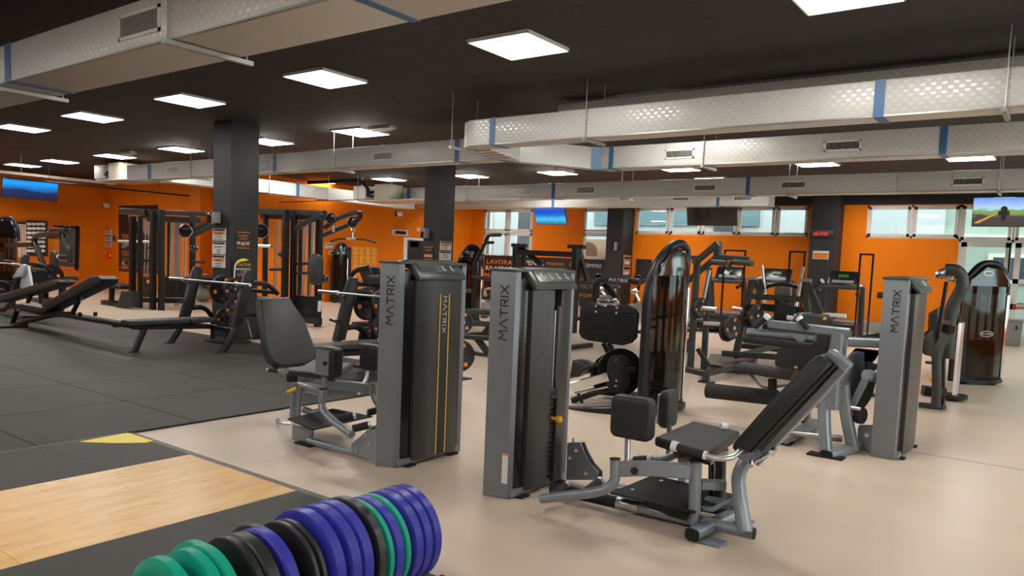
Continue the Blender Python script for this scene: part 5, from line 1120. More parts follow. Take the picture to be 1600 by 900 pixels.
for r in (412, 427): G().bar([P(462, r, Y=Ys), P(480, r, Y=Ys-.3)], .05, .05).build('pad_arm', 'black', t)
g = G(); a, b = P(467, 461, Y=Ys+.1), P(491, 498, Y=Ys+.1)
for k in range(14): g.span((a.x, Ys, b.z+(a.z-b.z)*k/14), (b.x, Ys+.2, b.z+(a.z-b.z)*(k+.96)/14))
o = g.build('weight_stack', 'black', t); o['kind'] = 'stuff'
for q in (476, 480, 488, 491, 432, 436): G().cyl(P(q, 345, Y=Ys+.1), P(q-5, 470, Y=Ys+.1), .016, 8).build('guide_rod', 'steel', t)
G().bar([P(413, 492, Y=Ys), P(500, 502, Y=Ys)], .12, .14).build('base_beam', 'black', t)
G().cyl(P(400, 384, Y=Ys-.3), P(424, 385, Y=Ys-.3), .035, 10).build('pull_bar', 'steel', t, 'bright pull bar')
G().cyl(P(422, 421, Y=Ys-.3), P(442, 421, Y=Ys-.3), .03, 10).build('handle', 'rubber', t)
for q, r in ((442, 397), (506, 436)): G().ell(P(q, r, Y=Ys-.15), (.12, .1, .09), 12).build('carriage', 'gloss', t)
G().prism([P(497, 470, Y=Ys-.2), P(502, 470, Y=Ys-.2), P(501, 487, Y=Ys-.2), P(496, 487, Y=Ys-.2)], (0, .01, 0)).build('sticker', 'paper', t, 'white sticker')
# machine right of it, before lockers
t = thing('abdominal_machine', 'black machine with a curved arm and padded rollers before the lockers', 'exercise machine', (P(565, 500, Z=0).x+.5, 11.2, 0)); Yq = 11.4
G().tube([P(545, 448, Y=Yq), P(548, 430, Y=Yq), P(560, 420, Y=Yq), P(575, 418, Y=Yq)], .055, .2).build('arm', 'black', t)
G().prism([P(q, r, Y=Yq) for q, r in ((560, 424), (570, 415), (578, 418), (584, 435), (590, 470), (578, 470))], (0, .3, 0), .03).build('backrest', 'pad', t)
G().oval([P(578, 437, Y=Yq-.1), P(597, 437, Y=Yq-.1)], .2, .2).build('roller', 'pad', t)
G().bar([P(553, 444, Y=Yq), P(600, 446, Y=Yq)], .1, .1).build('beam', 'black', t)
G().bar([P(582, 460, Y=Yq), P(580, 505, Y=Yq)], .1, .1, up=(1, 0, 0)).build('post', 'black', t)
G().prism([P(q, r, Y=Yq-.1) for q, r in ((550, 474), (592, 478), (582, 487), (556, 492))], (0, .4, 0), .02).build('seat', 'binm', t)
G().span((P(560, 510, Y=Yq).x, Yq-.2, 0), (P(600, 510, Y=Yq).x, Yq+.4, .1), .01).build('base', 'black', t)
# pec machine at left
t = thing('chest_machine', 'black chest machine with a hanging curved arm before the mirror at left', 'exercise machine', (P(75, 460, Y=8.6).x, 8.6, 0)); Yq = 8.6
G().tube([P(72, 425, Y=Yq), P(62, 398, Y=Yq), P(53, 376, Y=Yq), P(58, 368, Y=Yq), P(72, 366, Y=Yq), P(97, 364, Y=Yq)], .07, .3).build('main_arm', 'black', t)
G().tube([P(98, 366, Y=Yq), P(100, 376, Y=Yq), P(108, 390, Y=Yq), P(109, 412, Y=Yq)], .055, .25).build('hanging_arm', 'black', t)
G().bar([P(80, 361, Y=Yq), P(104, 360, Y=Yq)], .12, .12).build('pivot_block', 'black', t); G().bar([P(76, 370, Y=Yq), P(98, 371, Y=Yq)], .12, .10).build('pivot_block', 'black', t)
G().cyl(P(93, 401, Y=Yq), P(108, 401, Y=Yq), .045, 10).build('hand_grip', 'rubber', t); G().cyl(P(91, 401, Y=Yq), P(93, 401, Y=Yq), .05, 10).build('grip_end', 'white', t)
G().pad(P(82, 418, Y=Yq)+V((0, .1, 0)), X_, Z_, rrect(.28, .85, .13, 5), .12, .03).build('back_pad', 'pad', t)
G().oval([P(86, 436, Y=Yq), P(110, 436, Y=Yq)], .4, .1).build('seat', 'pad', t)
G().bar([P(98, 438, Y=Yq), P(97, 462, Y=Yq)], .14, .14, up=(1, 0, 0)).build('post', 'black', t); G().bar([P(72, 418, Y=Yq), P(70, 470, Y=Yq)], .14, .14, up=(1, 0, 0)).build('post', 'black', t)
G().span((P(60, 470, Y=Yq).x, Yq-.3, 0), (P(104, 470, Y=Yq).x, Yq+.3, .1), .01).build('base', 'black', t)
G().bar([P(0, 384, Y=Yq), P(52, 382, Y=Yq)], .1, .12).build('cross_beam', 'black', t)
for (q, r, s, lb) in ((64, 433, .33, 'left'), (80, 432, .3, 'right')): iron_plate(P(q, r, Y=8.3), (.6, -.8, 0), s, .09, 'black plate on the %s side of the chest machine at left' % lb, group='plates on the chest machine')
# ================================================================ PILLAR FURNITURE, SIGNS, WALL GRAPHICS
def sign(label, px0, py0, px1, py1, Y=None, X=None, m='paper', lines=(), name='sign', cat='sign', th=.012, sz=None, off=None):
    "flat printed panel on a wall plane; lines: (text, size fraction, colour, row fraction, align)"
    a, b, c, d = [P(q, r, X=X, Y=Y) for q, r in ((px0, py0), (px1, py0), (px0, py1), (px1, py1))]
    if Y is not None: u = X_; xa, xb = (a.x+c.x)/2, (b.x+d.x)/2; za, zb_ = (c.z+d.z)/2, (a.z+b.z)/2; n = -Y_; o = V((xa, Y, za)); W = xb-xa
    else: u = Y_; xa, xb = (a.y+c.y)/2, (b.y+d.y)/2; za, zb_ = (c.z+d.z)/2, (a.z+b.z)/2; n = X_; o = V((X, xa, za)); W = xb-xa
    Hh = zb_-za; t = thing(name, label, cat, o+u*W/2)
    G().prism([o, o+u*W, o+u*W+Z_*Hh, o+Z_*Hh], n*th).build('panel', m, t)
    for ln in lines:
        s_, fz, col, fr = ln[:4]
        if s_ == '#':   # solid block: fraction x0,x1,z0,z1
            x0, x1, z0, z1 = ln[4]; g = G(); q = o+n*(th+.0); g.prism([q+u*W*x0+Z_*Hh*z0, q+u*W*x1+Z_*Hh*z0, q+u*W*x1+Z_*Hh*z1, q+u*W*x0+Z_*Hh*z1], n*.003); g.build('printed_block', col, t)
        else:
            al = ln[4] if len(ln) > 4 else 'CENTER'; fx = ln[5] if len(ln) > 5 else .5; sx = ln[6] if len(ln) > 6 else 1.
            text(s_, fz*Hh, o+u*W*fx+Z_*Hh*fr+n*(th+.004), u, Z_, col, 'lettering', t, sx=sx, align=al)
    return t
NOTICE = lambda c2, a, b, cc: [('#', 0, 'dark', 0, (.05, .95, .80, .96)), ('#', 0, c2, 0, (.06, .94, .48, .74)), (a, .17, 'txtk', .53, 'CENTER'), (b, .15, 'txtk', .28, 'CENTER'), (cc, .15, 'txtk', .08, 'CENTER')]
sign('orange and white notice, topmost of three on the near pillar', 333, 357, 353.5, 376, Y=PY-.001, lines=NOTICE('orangep', 'ATTENZIONE', 'PER SICUREZZA', 'USA LA SALVIETTA'))
sign('white notice with a red line, middle one of three on the near pillar', 332.5, 378, 353, 397, Y=PY-.001, lines=NOTICE('paper', 'REGOLAMENTO', 'E SCARPE', 'PULITE'))
sign('notice with large print, lowest of three on the near pillar', 332, 398.5, 352.5, 418, Y=PY-.001, lines=NOTICE('orangep', 'RISPETTA', 'GLI ATTREZZI', 'E GLI ALTRI'))
sign('black notice with orange lines and arms on the near pillar right face', 369, 362, 389.5, 389, X=PX+.001, m='dark', lines=[('#', 0, 'orangep', 0, (0, 1, .95, .98)), ('#', 0, 'orangep', 0, (0, 1, .03, .06)), ('#', 0, 'skin', 0, (.02, .3, .25, .42)), ('#', 0, 'skin', 0, (.36, .64, .2, .4)), ('#', 0, 'skin', 0, (.7, .98, .25, .42)), ('ALLENATI', .13, 'txto', .72), ('CON NOI', .11, 'txto', .55)])
def speaker(px0, py0, px1, py1, Y, label):
    a, b = P(px0, py1, Y=Y), P(px1, py0, Y=Y); t = thing('wall_speaker', label, 'speaker', ((a.x+b.x)/2, Y, a.z))
    G().span((a.x, Y-.16, a.z), (b.x, Y, b.z), .03).build('grille', 'gloss', t); G().span((b.x-.035, Y-.175, a.z+.01), (b.x+.015, Y-.02, b.z-.01), .012).build('casing', 'binm', t)
speaker(334, 331, 346, 350, PY, 'small black and white speaker on the near pillar'); speaker(664, 357, 672, 373, QY, 'small black and white speaker on the far pillar')
speaker(959, 378, 965, 392, yc, 'small speaker on the black pillar beside the narrow window')
sign('orange and white notice, upper of two on the far pillar', 687, 377, 705, 391, X=QX+.001, lines=NOTICE('orangep', 'AVVISO', 'IGIENE', 'MANI'))
sign('white notice with an orange line, lower of two on the far pillar', 686, 392.5, 704.5, 407, X=QX+.001, lines=NOTICE('paper', 'RISPETTA', 'GLI ORARI', ''))
sign('black and orange notice on the dark left face of the far pillar', 663, 385, 677, 406, Y=QY-.001, m='dark', lines=[('#', 0, 'orangep', 0, (0, 1, .93, .97)), ('#', 0, 'orangep', 0, (0, 1, .03, .07)), ('ALLENATI', .15, 'txto', .68), ('#', 0, 'skin', 0, (.05, .95, .2, .4))])
sign('framed brown poster, upper of two beside the narrow window', 974, 399, 985, 414, X=xc+.001, m='skin', lines=[('#', 0, 'dark', 0, (.1, .9, .6, .85)), ('#', 0, 'txtw', 0, (.2, .8, .1, .35))])
sign('framed brown poster, lower of two beside the narrow window', 973, 415, 984, 430, X=xc+.001, m='skin', lines=[('#', 0, 'dark', 0, (.1, .9, .6, .85)), ('#', 0, 'txtw', 0, (.2, .8, .1, .35))])
sign('orange notice under the red wall clock', 1270, 392, 1295, 405, Y=yd-.001, lines=[('#', 0, 'orangep', 0, (.03, .97, .05, .75)), ('ATTENZIONE', .2, 'txtk', .5), ('AREA CARDIO', .18, 'txtk', .2)])
# red wall clock
ck = sign('red digital wall clock on the black back pillar', 1268, 360, 1303, 371, Y=yd-.001, m='gloss', name='wall_clock', cat='clock', th=.04)
a = P(1270, 369.5, Y=yd); wdt = P(1302, 369, Y=yd).x-a.x; text('18:17:21', wdt*.225, V((a.x, yd-.045, a.z+.03)), X_, Z_, 'redled', 'digits', ck, sx=1.02)
# hygiene stand on the near pillar
t = thing('hygiene_stand', 'black lettered hygiene stand with a yellow curved top beside the near pillar', 'stand', (-11.55, 8.0, 0)); XS = -11.6
G().prism([P(q, r, X=XS) for q, r in ((370, 408), (378, 404), (391, 405), (388, 530), (364, 527))], (-.02, 0, 0)).build('panel', 'dark', t)
G().tube([P(364, 468, X=XS), P(367, 415, X=XS), P(371, 408, X=XS), P(378, 405, X=XS)], .012, .1, 8).build('white_frame', 'white', t, 'white curved edge tube')
G().prism([P(q, r, X=XS+.005) for q, r in ((368, 412), (372, 406), (380, 403.5), (388, 406), (382, 408), (375, 409))], (.02, 0, 0)).build('yellow_top', 'yellow', t)
def stx(s, px_, py_, size, m_): p = P(px_, py_, X=XS+.006); text(s, size, p, Y_, Z_, m_, 'lettering', t, align='CENTER')
stx('FITACTIVE', 380, 415.5, .065, 'knob'); stx('BENVENUTO', 380, 422, .05, 'txtw'); stx('GYM', 380, 427, .055, 'txto'); stx('LE TUE MANI', 380, 430.5, .04, 'txtw')
G().cyl(P(384, 443, X=XS+.1), P(384, 432, X=XS+.1), .035, 12).cyl(P(384, 432, X=XS+.1), P(384, 429, X=XS+.1), .015, 8).build('soap_bottle', 'white', t)
G().span(P(372, 446, X=XS)+V((0, 0, 0)), P(392, 443, X=XS)+V((.22, 0, 0))).build('shelf', 'black', t)
a = P(392, 528, Z=0); G().cyl((a.x, a.y, 0), (a.x, a.y, .02), .28, 24).build('base', 'black', t); G().cyl(P(386, 500, X=XS+.1), P(393, 527, X=XS+.1), .012, 8).build('stay', 'steel', t)
a = P(401, 524, Z=0); t = thing('waste_bin', 'tall black bin with a grey lid behind the barbell bench', 'bin', (a.x, a.y, 0))
G().box((a.x, a.y, .34), (.3, .3, .68), bevel=.03).build('body', 'black', t); G().box((a.x, a.y, .70), (.32, .32, .05), bevel=.02).build('lid', 'binm', t)
a = P(1576, 539, Z=0); t = thing('waste_bin', 'grey open-topped waste bin in front of the glass doors', 'bin', (a.x, a.y, 0))
w_, h_ = (P(1596, 520, Y=a.y).x-P(1558, 520, Y=a.y).x), P(1576, 498, Y=a.y).z
G().prism([(a.x-w_*.44, a.y-.2, 0), (a.x+w_*.44, a.y-.2, 0), (a.x+w_*.5, a.y-.26, h_), (a.x-w_*.5, a.y-.26, h_)], (0, .45, 0), .03).build('body', 'binm', t); G().span((a.x-w_*.53, a.y-.29, h_-.04), (a.x+w_*.53, a.y+.24, h_), .01).build('rim', 'binm', t)
G().span((a.x+w_*.25, a.y-.27, h_*.62), (a.x+w_*.31, a.y-.24, h_*.78)).build('label_plate', 'gloss', t)
# lettered banner on the back wall (words in rows)
YBN = YB-.001
t = sign('dark banner with orange and white Italian words under the four-pane window', 756, 402, 948, 473, Y=YBN, m='dark', name='wall_banner', cat='banner')
def bt(s, px_, py_, h_px, m_, sx=1.0):
    p = P(px_, py_, Y=YBN-.018); h = abs(P(px_, py_-h_px, Y=YBN).z-P(px_, py_, Y=YBN).z)/.72; text(s, h, p, X_, Z_, m_, 'lettering', t, sx=sx)
for a in (('LAVORA', 760, 412, 7.5, 'txto', 1.25), ('DURO', 798, 413, 5, 'txtg', 1.1), ('PENSA', 820, 414, 7.5, 'txtw', 1.2), ('POSITIVO', 854, 414.5, 5, 'txto', 1.1), ('AMA', 889, 416, 7.5, 'txto', 1.1), ('SEMPRE', 912, 417.5, 6, 'txtw', 1.15),
          ('RILASSATI', 758, 422, 7.5, 'txtw', 1.2), ('PREOCCUPATI', 756, 433.5, 7.5, 'txto', 1.2), ('NON MOLLARE', 893, 438, 5, 'txtg', 1.1), ('OLTRE', 908, 450, 6, 'txtg', 1.1), ('SI CLIMB', 905, 463, 5, 'txto', 1.0)): bt(*a)
# dark poster on the recess wall
YPW = YP-.001
t = sign('tall brown poster with a bare back and orange and white Italian words', 186, 321, 247, 426, Y=YPW, m='dark', name='wall_poster', cat='poster')
YBN = YPW
for a in (('"NON', 190, 373, 8, 'txto', .8), ('CREDO', 190, 384, 8, 'txtw', .9), ('NELLA', 190, 387.5, 3, 'txtw', 1.2), ('FORTUNA,', 190, 400, 9, 'txto', .75), ('CREDO', 190, 407, 5, 'txtg', .9), ('NEL', 190, 414, 6.5, 'txtw', .75), ('DURO', 200, 414, 6, 'txto', .75), ('LAVORO', 190, 425, 9, 'txto', .78)): bt(a[0], a[1], a[2]-(0 if a[2] < 420 else 4), *a[3:])
G().prism([P(q, r, Y=YPW-.013) for q, r in ((186, 417), (247, 417), (247, 418), (186, 418))], (0, -.004, 0)).build('orange_rule', 'txto', t)
G().prism([P(q, r, Y=YPW-.013) for q, r in ((200, 336), (210, 334), (222, 338), (236, 350), (238, 366), (226, 366), (218, 350), (210, 344), (208, 356), (202, 352))], (0, -.004, 0)).build('bare_back', 'skin', t)
G().prism([P(q, r, Y=YPW-.013) for q, r in ((189, 330), (200, 330), (200, 333), (189, 333))], (0, -.004, 0)).build('poster_logo', 'txtw', t)
for k, (r0, r1) in enumerate(((357, 366), (367.5, 377), (378, 386))): sign(('top', 'middle', 'bottom')[k]+' one of three small notices left of the tall brown poster', 165, r0, 174.5, r1, Y=YPW, lines=[('#', 0, 'dark', 0, (.05, .95, .75, .95)), ('#', 0, 'orangep' if k == 0 else 'binm', 0, (.1, .9, .15, .6))])
sign('small grey portrait notice beside the three stacked notices', 176, 366, 182, 378, Y=YPW, m='binm', lines=[('#', 0, 'dark', 0, (.2, .8, .2, .8))])
c = P(173, 399, Y=YPW); t = thing('alarm_bell', 'red wall alarm left of the tall brown poster', 'alarm', c); G().lathe(c, (0, -1, 0), [(0, .12), (.07, .1), (.1, .03), (.1, 0)], 16).build('housing', 'redbar', t); G().ell(c+V((.08, -.06, 0)), (.03, .03, .06), 10).build('lamp', 'redled', t)
def camera_(px, py, X=None, Y=None, lb=''):
    c = P(px, py, X=X, Y=Y); t = thing('security_camera', lb, 'camera', c); G().ell(c, (.12, .12, .10), 14).build('dome', 'white', t); G().ell(c+V((-.05, -.06, -.02)), (.08, .07, .08), 12).build('lens', 'gloss', t)
camera_(166, 321, Y=YPW-.1, lb='white security camera in the corner above the stacked notices'); camera_(624, 334, X=XW+.1, lb='white security camera high on the side wall near the far pillar')
# side wall
XWW = XW+.001
sign('white and grey notice high beside the lat bar station on the orange wall', 508, 380, 521, 388, X=XWW, lines=[('#', 0, 'binm', 0, (.05, .95, .55, .9))])
sign('small white thermostat on the orange side wall', 513, 392, 521, 398, X=XWW, name='thermostat', cat='thermostat', th=.03, lines=[('#', 0, 'dark', 0, (.4, .85, .2, .8))])
sign('white framed black exit light box on the side wall', 612, 359, 636, 368, X=XWW, name='exit_light', cat='emergency light', th=.06, lines=[('#', 0, 'gloss', 0, (.15, .85, .2, .8))])
sign('small white wall switch left of the far pillar', 651, 356, 656, 361, X=XWW, name='wall_switch', cat='switch', th=.02)
sign('white framed dark red poster half hidden by the far pillar', 630, 372, 668, 408, X=XWW, m='white', name='framed_picture', cat='picture', th=.03, lines=[('#', 0, 'dark', 0, (.14, .9, .05, .9)), ('#', 0, 'skin', 0, (.25, .6, .6, .85))])
sign('long white notice on the orange wall left of the near pillar', 309, 408, 327, 417, Y=YPW, lines=[('#', 0, 'binm', 0, (.05, .95, .4, .6)), ('#', 0, 'binm', 0, (.05, .95, .1, .3))])
sign('small black wall box on the orange wall left of the near pillar', 321, 393, 326, 402, Y=YPW, m='gloss', name='wall_box', cat='box', th=.06)
lk = thing('locker_block', 'block of yellow lockers set in the orange side wall', 'lockers', (XW, P(568, 410, X=XW).y, 0))
ya, yb_ = P(549, 410, X=XW).y, P(587, 410, X=XW).y; zt_, zb2 = P(565, 386, X=XW).z, 0.1
G().span((XW, ya-.02, 0), (XW+.03, yb_+.02, zt_+.03)).build('carcass', 'orangep', lk)
for i in range(4):
    for j in range(6):
        wy, wz = (yb_-ya)/4, (zt_-zb2)/6; y_, z_ = ya+i*wy, zb2+j*wz
        d = G().span((XW+.03, y_+.02, z_+.02), (XW+.06, y_+wy-.02, z_+wz-.02), .006).build('locker_door', 'locker', lk); G().span((XW+.06, y_+wy*.75, z_+wz*.5), (XW+.075, y_+wy*.8, z_+wz*.62)).build('lock', 'gloss', d)
sign('dark brown door left of the yellow lockers', 530, 386, 547, 470, X=XWW, m='dark', name='cupboard_door', cat='door', th=.03)
# left wall board and mirror
t = sign('white notice board with black and orange print on the left wall', 12, 346, 40, 402, X=XL+.001, m='paper', name='notice_board', cat='notice board', th=.04, lines=[('#', 0, 'dark', 0, (.0, 1, .93, 1)), ('#', 0, 'orangep', 0, (.72, .78, .05, .9)), ('#', 0, 'orangep', 0, (.86, .92, .05, .9))])
t = sign('tall black sheet with rows of white ovals on the left wall', 41, 345, 74, 400, X=XL+.001, m='dark', name='ingredient_poster', cat='poster', th=.04)
for i in range(4):
    for j in range(7):
        q, r = 45+i*7.2, 350+j*7; G().ell(P(q+(j % 2)*.8, r, X=XL+.05), (.01, .085, .05), 10).build('white_oval', 'white', t)
t = sign('large wall mirror with a black right edge on the left wall', 83, 352, 123, 432, X=XL+.001, m='mirror', name='wall_mirror', cat='mirror', th=.03)
G().prism([P(q, r, X=XL+.03) for q, r in ((83, 352), (123, 354), (123, 357), (83, 355))], (.03, 0, 0)).build('frame_edge', 'gloss', t); G().prism([P(q, r, X=XL+.03) for q, r in ((118, 354), (124, 354), (122, 424), (117, 422))], (.03, 0, 0)).build('frame_edge', 'gloss', t)
sign('plain black board on the orange back wall, right of the black pillar', 994, 405, 1018, 436, Y=YB-.001, m='band', name='black_board', cat='board', th=.03)
# ================================================================ MIDDLE AND RIGHT BACKGROUND MACHINES
# leg press under the arch tower
t = thing('leg_press_machine', 'black leg press with a big ribbed foot plate and chrome rails', 'exercise machine', (-4.2, 7.5, 0)); Yq = 7.55
out = [(906, 482), (912, 475), (925, 473), (936, 476), (943, 480), (962, 480), (968, 477), (980, 476), (992, 482), (997, 490), (994, 528), (986, 536), (972, 540), (918, 532), (908, 528), (904, 520)]
fp = G().prism([P(q, r, Y=Yq) for q, r in out], (0, .04, 0), .01, 2).build('foot_plate', 'rubber', t, 'large black foot plate')
for k in range(9):
    r = 486+k*5; G().prism([P(910, r, Y=Yq-.002), P(990, r+2, Y=Yq-.002), P(990, r+3.6, Y=Yq-.002), P(910, r+1.6, Y=Yq-.002)], (0, -.004, 0)).build('grip_rib', 'rubber', fp)
for q, r in ((931, 478), (931, 487), (964, 481), (963, 489)): G().cyl(P(q, r, Y=Yq), P(q, r, Y=Yq-.015), .014, 8).build('bolt', 'steel', fp)
G().tube([P(935, 478, Y=Yq+.1), P(933, 469, Y=Yq+.1), P(945, 467, Y=Yq+.1), P(962, 468, Y=Yq+.1), P(967, 473, Y=Yq+.1), P(965, 480, Y=Yq+.1)], .016, .06).build('chrome_loop', 'chrome', t, 'chrome loop handle')
G().tube([P(938, 476, Y=Yq+.15), P(950, 474, Y=Yq+.15), P(963, 476, Y=Yq+.15)], .012, .06).build('chrome_loop', 'chrome', t)
G().oval([P(930, 470, Y=8.2), P(932, 442, Y=8.2), P(940, 437, Y=8.2), P(970, 436, Y=8.2), P(1000, 441, Y=8.2)], .09, .085, .12).build('upper_frame', 'black', t)
wordmark(.035, P(966, 440, Y=8.14), X_, Z_, 'txtw', t, gap=.4)
G().bar([P(946, 444, Y=8.3), P(966, 470, Y=8.3)], .07, .07).build('brace', 'black', t)
for (q, r) in ((938, 452), (992, 455)): G().ell(P(q, r, Y=8.6), (.055, .04, .04), 12).build('seat_roller', 'steel', t); 
G().cyl(P(940, 455, Y=8.6), P(952, 470, Y=8.6), .022, 10).build('chrome_rod', 'steel', t); G().cyl(P(993, 458, Y=8.6), P(999, 470, Y=8.6), .022, 10).build('chrome_rod', 'steel', t); G().bar([P(930, 463, Y=8.6), P(955, 465, Y=8.6)], .05, .05).build('light_beam', 'steel', t)
for (q0, r0, q1, r1) in ((943, 536, 956, 562), (952, 536, 962, 560)): G().bar([P(q0, r0, Y=7.7), P(q1, r1, Y=7.7)], .05, .05, up=(0, 1, 0)).build('plate_strut', 'black', t)
for q, r, w_, h_ in ((955, 585, .17, .25), (968, 582, .19, .28)):
    c = P(q, r, Y=7.7); G().lathe(c, (.75, -.66, 0), [(0, -.015), (h_, -.015), (h_, .015), (0, .015)], 32).build('cam_disc', 'black', t)
G().pad(P(966, 584, Y=7.5), V((.8, .6, 0)), Z_, rrect(.26, .42, .1, 5), .02, .004, 1).build('cam_plate', 'black', t)
for q, r in ((962, 562), (956, 588), (963, 595), (962, 603)): G().cyl(P(q, r, Y=7.48), P(q, r, Y=7.46), .012, 8).build('bolt', 'steel', t)
G().bar([P(966, 578, Y=7.5), P(992, 578, Y=7.6)], .05, .06).build('link_arm', 'black', t)
G().bar([P(893, 604, Y=7.2), P(951, 588, Y=7.3)], .06, .10).build('chrome_rail', 'chrome', t, 'wide chrome slide rail'); G().cyl(P(898, 614, Y=7.3), P(950, 604, Y=7.4), .014).build('guide_rod', 'chrome', t)
G().tube([P(893, 626, Y=7.3), P(952, 607, Y=7.5)], .035).build('lower_tube', 'black', t); G().cyl(P(904, 623, Y=7.32), P(909, 621, Y=7.34), .06).build('tube_collar', 'black', t)
G().bar([P(885, 641, Y=7.0), P(920, 643, Y=7.0), P(960, 642, Y=7.1), P(1003, 640, Y=7.25)], .09, .10, .1).build('base_arm', 'black', t, 'bent black base arm')
G().prism([P(q, r, Y=7.3) for q, r in ((893, 563), (905, 565), (917, 571), (915, 578), (905, 582), (895, 590), (888, 592))], (0, .25, 0), .03).build('seat', 'pad', t)
G().tube([P(902, 588, Y=7.2), P(910, 578, Y=7.2), P(918, 574, Y=7.2)], .018).build('handle_tube', 'black', t); G().cyl(P(918, 574, Y=7.2), P(933, 569, Y=7.2), .022).build('hand_grip', 'grip', t)
G().bar([P(940, 612, Y=7.9), P(1000, 618, Y=7.9)], .2, .05).build('cross_base', 'black', t)
G().prism([P(q, r, Y=7.35) for q, r in ((1003, 470), (1010, 470), (1008, 655), (1000, 655))], (.0, .03, 0)).build('rear_strip', 'gloss', t)
# viking press / lever frame
t = thing('lever_press_machine', 'dark olive plate-loaded lever machine left of the treadmills', 'exercise machine', (-3.9, 10.4, 0)); Yq = 10.4
def bars(lst, m='olive', w_=.085):
    for (a, b, *r) in lst: G().bar([P(*a, Y=Yq+(r[1] if len(r) > 1 else 0)), P(*b, Y=Yq+(r[2] if len(r) > 2 else (r[1] if len(r) > 1 else 0)))], r[0] if r else w_, r[0] if r else w_, up=(0, 1, 0)).build('frame_bar', m, t)
bars([((1090, 402), (1078, 578)), ((1108, 418), (1099, 580), .08, .6), ((1072, 402), (1064, 580), .07, .3), ((1084, 412), (1122, 380), .085, -.1), ((1070, 443), (1122, 400), .08, .3), ((1122, 378), (1121, 402), .10, .1),
      ((1124, 401), (1170, 405), .07, -.1), ((1072, 402), (1092, 403), .06), ((1063, 575), (1103, 584), .085, -.1), ((1103, 584), (1168, 570), .085, -.1, 1.2), ((1104, 580), (1103, 597), .085, -.1), ((1090, 545), (1108, 572), .06, .2), ((1078, 530), (1066, 560), .06, .1)])
for (q0, r0, q1, r1) in ((1147, 409, 1176, 412), (1113, 409, 1135, 411)): G().oval([P(q0, r0, Y=Yq-.15), P(q1, r1, Y=Yq-.15)], .12, .085).build('shoulder_pad', 'padg', t, 'dark shoulder pad')
a, b = P(1143, 408, Y=Yq-.2), P(1137, 423, Y=Yq-.2); hg = G().cyl(a, b, .028).build('hand_grip', 'grip', t); G().cyl(b, b+(b-a).normalized()*.05, .034).build('grip_end', 'white', hg)
G().cyl(P(1108, 422, Y=Yq+.5), P(1099, 468, Y=Yq+.5), .035).build('chrome_column', 'steel', t)
G().cyl(P(1098, 481, Y=Yq-.1), P(1120, 483, Y=Yq-.1), .03).build('plate_peg', 'steel', t); G().cyl(P(1100, 505, Y=Yq), P(1146, 508, Y=Yq), .03).build('plate_peg', 'steel', t); G().cyl(P(1145, 481, Y=Yq), P(1160, 483, Y=Yq), .03).build('plate_peg', 'steel', t); G().cyl(P(1066, 501, Y=Yq), P(1078, 503, Y=Yq), .035).build('plate_peg', 'steel', t)
g = G().prism([P(q, r, Z=.06) for q, r in ((1100, 572), (1170, 582), (1185, 562), (1110, 556))], (0, 0, .04), .01, 1); g.build('platform', 'black', t)
a = P(1103, 598, Z=0); G().box((a.x, a.y+.02, .01), (.2, .16, .02)).build('foot_plate', 'black', t)
for k, (q, r, s, lb) in enumerate(((1094, 481, .15, 'plate stack high on the dark olive lever machine'), (1091, 482, .15, 'second plate high on the dark olive lever machine'), (1137, 515, .17, 'plate low on the right peg of the olive lever machine'), (1143, 512, .17, 'outer low plate on the right peg of the olive lever machine'))):
    iron_plate(P(q, r, Y=Yq-.05-.0*k), (1, -.35, 0), s, .05, 'black orange-spotted '+lb, group='plates on the olive lever machines')
# second frame
t = thing('incline_press_machine', 'dark olive A-shaped plate-loaded frame behind the leg curl machine', 'exercise machine', (-3.5, 12.5, 0)); Yq = 12.3
bars([((1176, 436), (1150, 553), .10), ((1173, 463), (1259, 468), .09), ((1259, 440), (1262, 490), .10), ((1261, 440), (1283, 490), .09), ((1178, 437), (1192, 458), .08), ((1129, 552), (1218, 558), .09, -.3), ((1150, 556), (1220, 540), .09, -.2, 1.2), ((1190, 480), (1262, 486), .12, .4), ((1282, 488), (1290, 545), .1, .2), ((1262, 488), (1258, 560), .1, .2)])
for q, r in ((1175, 435), (1259, 438)): G().box(P(q, r, Y=Yq), (.16, .14, .05), bevel=.01).build('post_cap', 'binm', t)
for (a, b) in (((1193, 453), (1186, 433)), ((1269, 450), (1286, 438))):
    a, b = P(*a, Y=Yq-.2), P(*b, Y=Yq-.2); hg = G().cyl(a, a.lerp(b, .85), .03).build('hand_grip', 'grip', t); G().cyl(a.lerp(b, .85), b, .036).build('grip_end', 'white', hg)
for (a, b) in (((1145, 481), (1160, 483)), ((1178, 494), (1192, 494)), ((1283, 491), (1322, 494)), ((1230, 496), (1240, 497))): G().cyl(P(*a, Y=Yq+.1), P(*b, Y=Yq+.1), .035).build('plate_peg', 'white', t)
G().oval([P(1232, 475, Y=Yq+.3), P(1226, 492, Y=Yq+.3)], .3, .12, up=(0, 1, 0)).build('seat', 'padg', t)
for (q, r, lb) in ((1171, 494, 'inner'), (1180, 493, 'outer')): iron_plate(P(q, r, Y=Yq-.1), (1, -.35, 0), .19, .06, 'black orange-spotted %s plate on the A-shaped olive frame' % lb, group='plates on the olive lever machines')
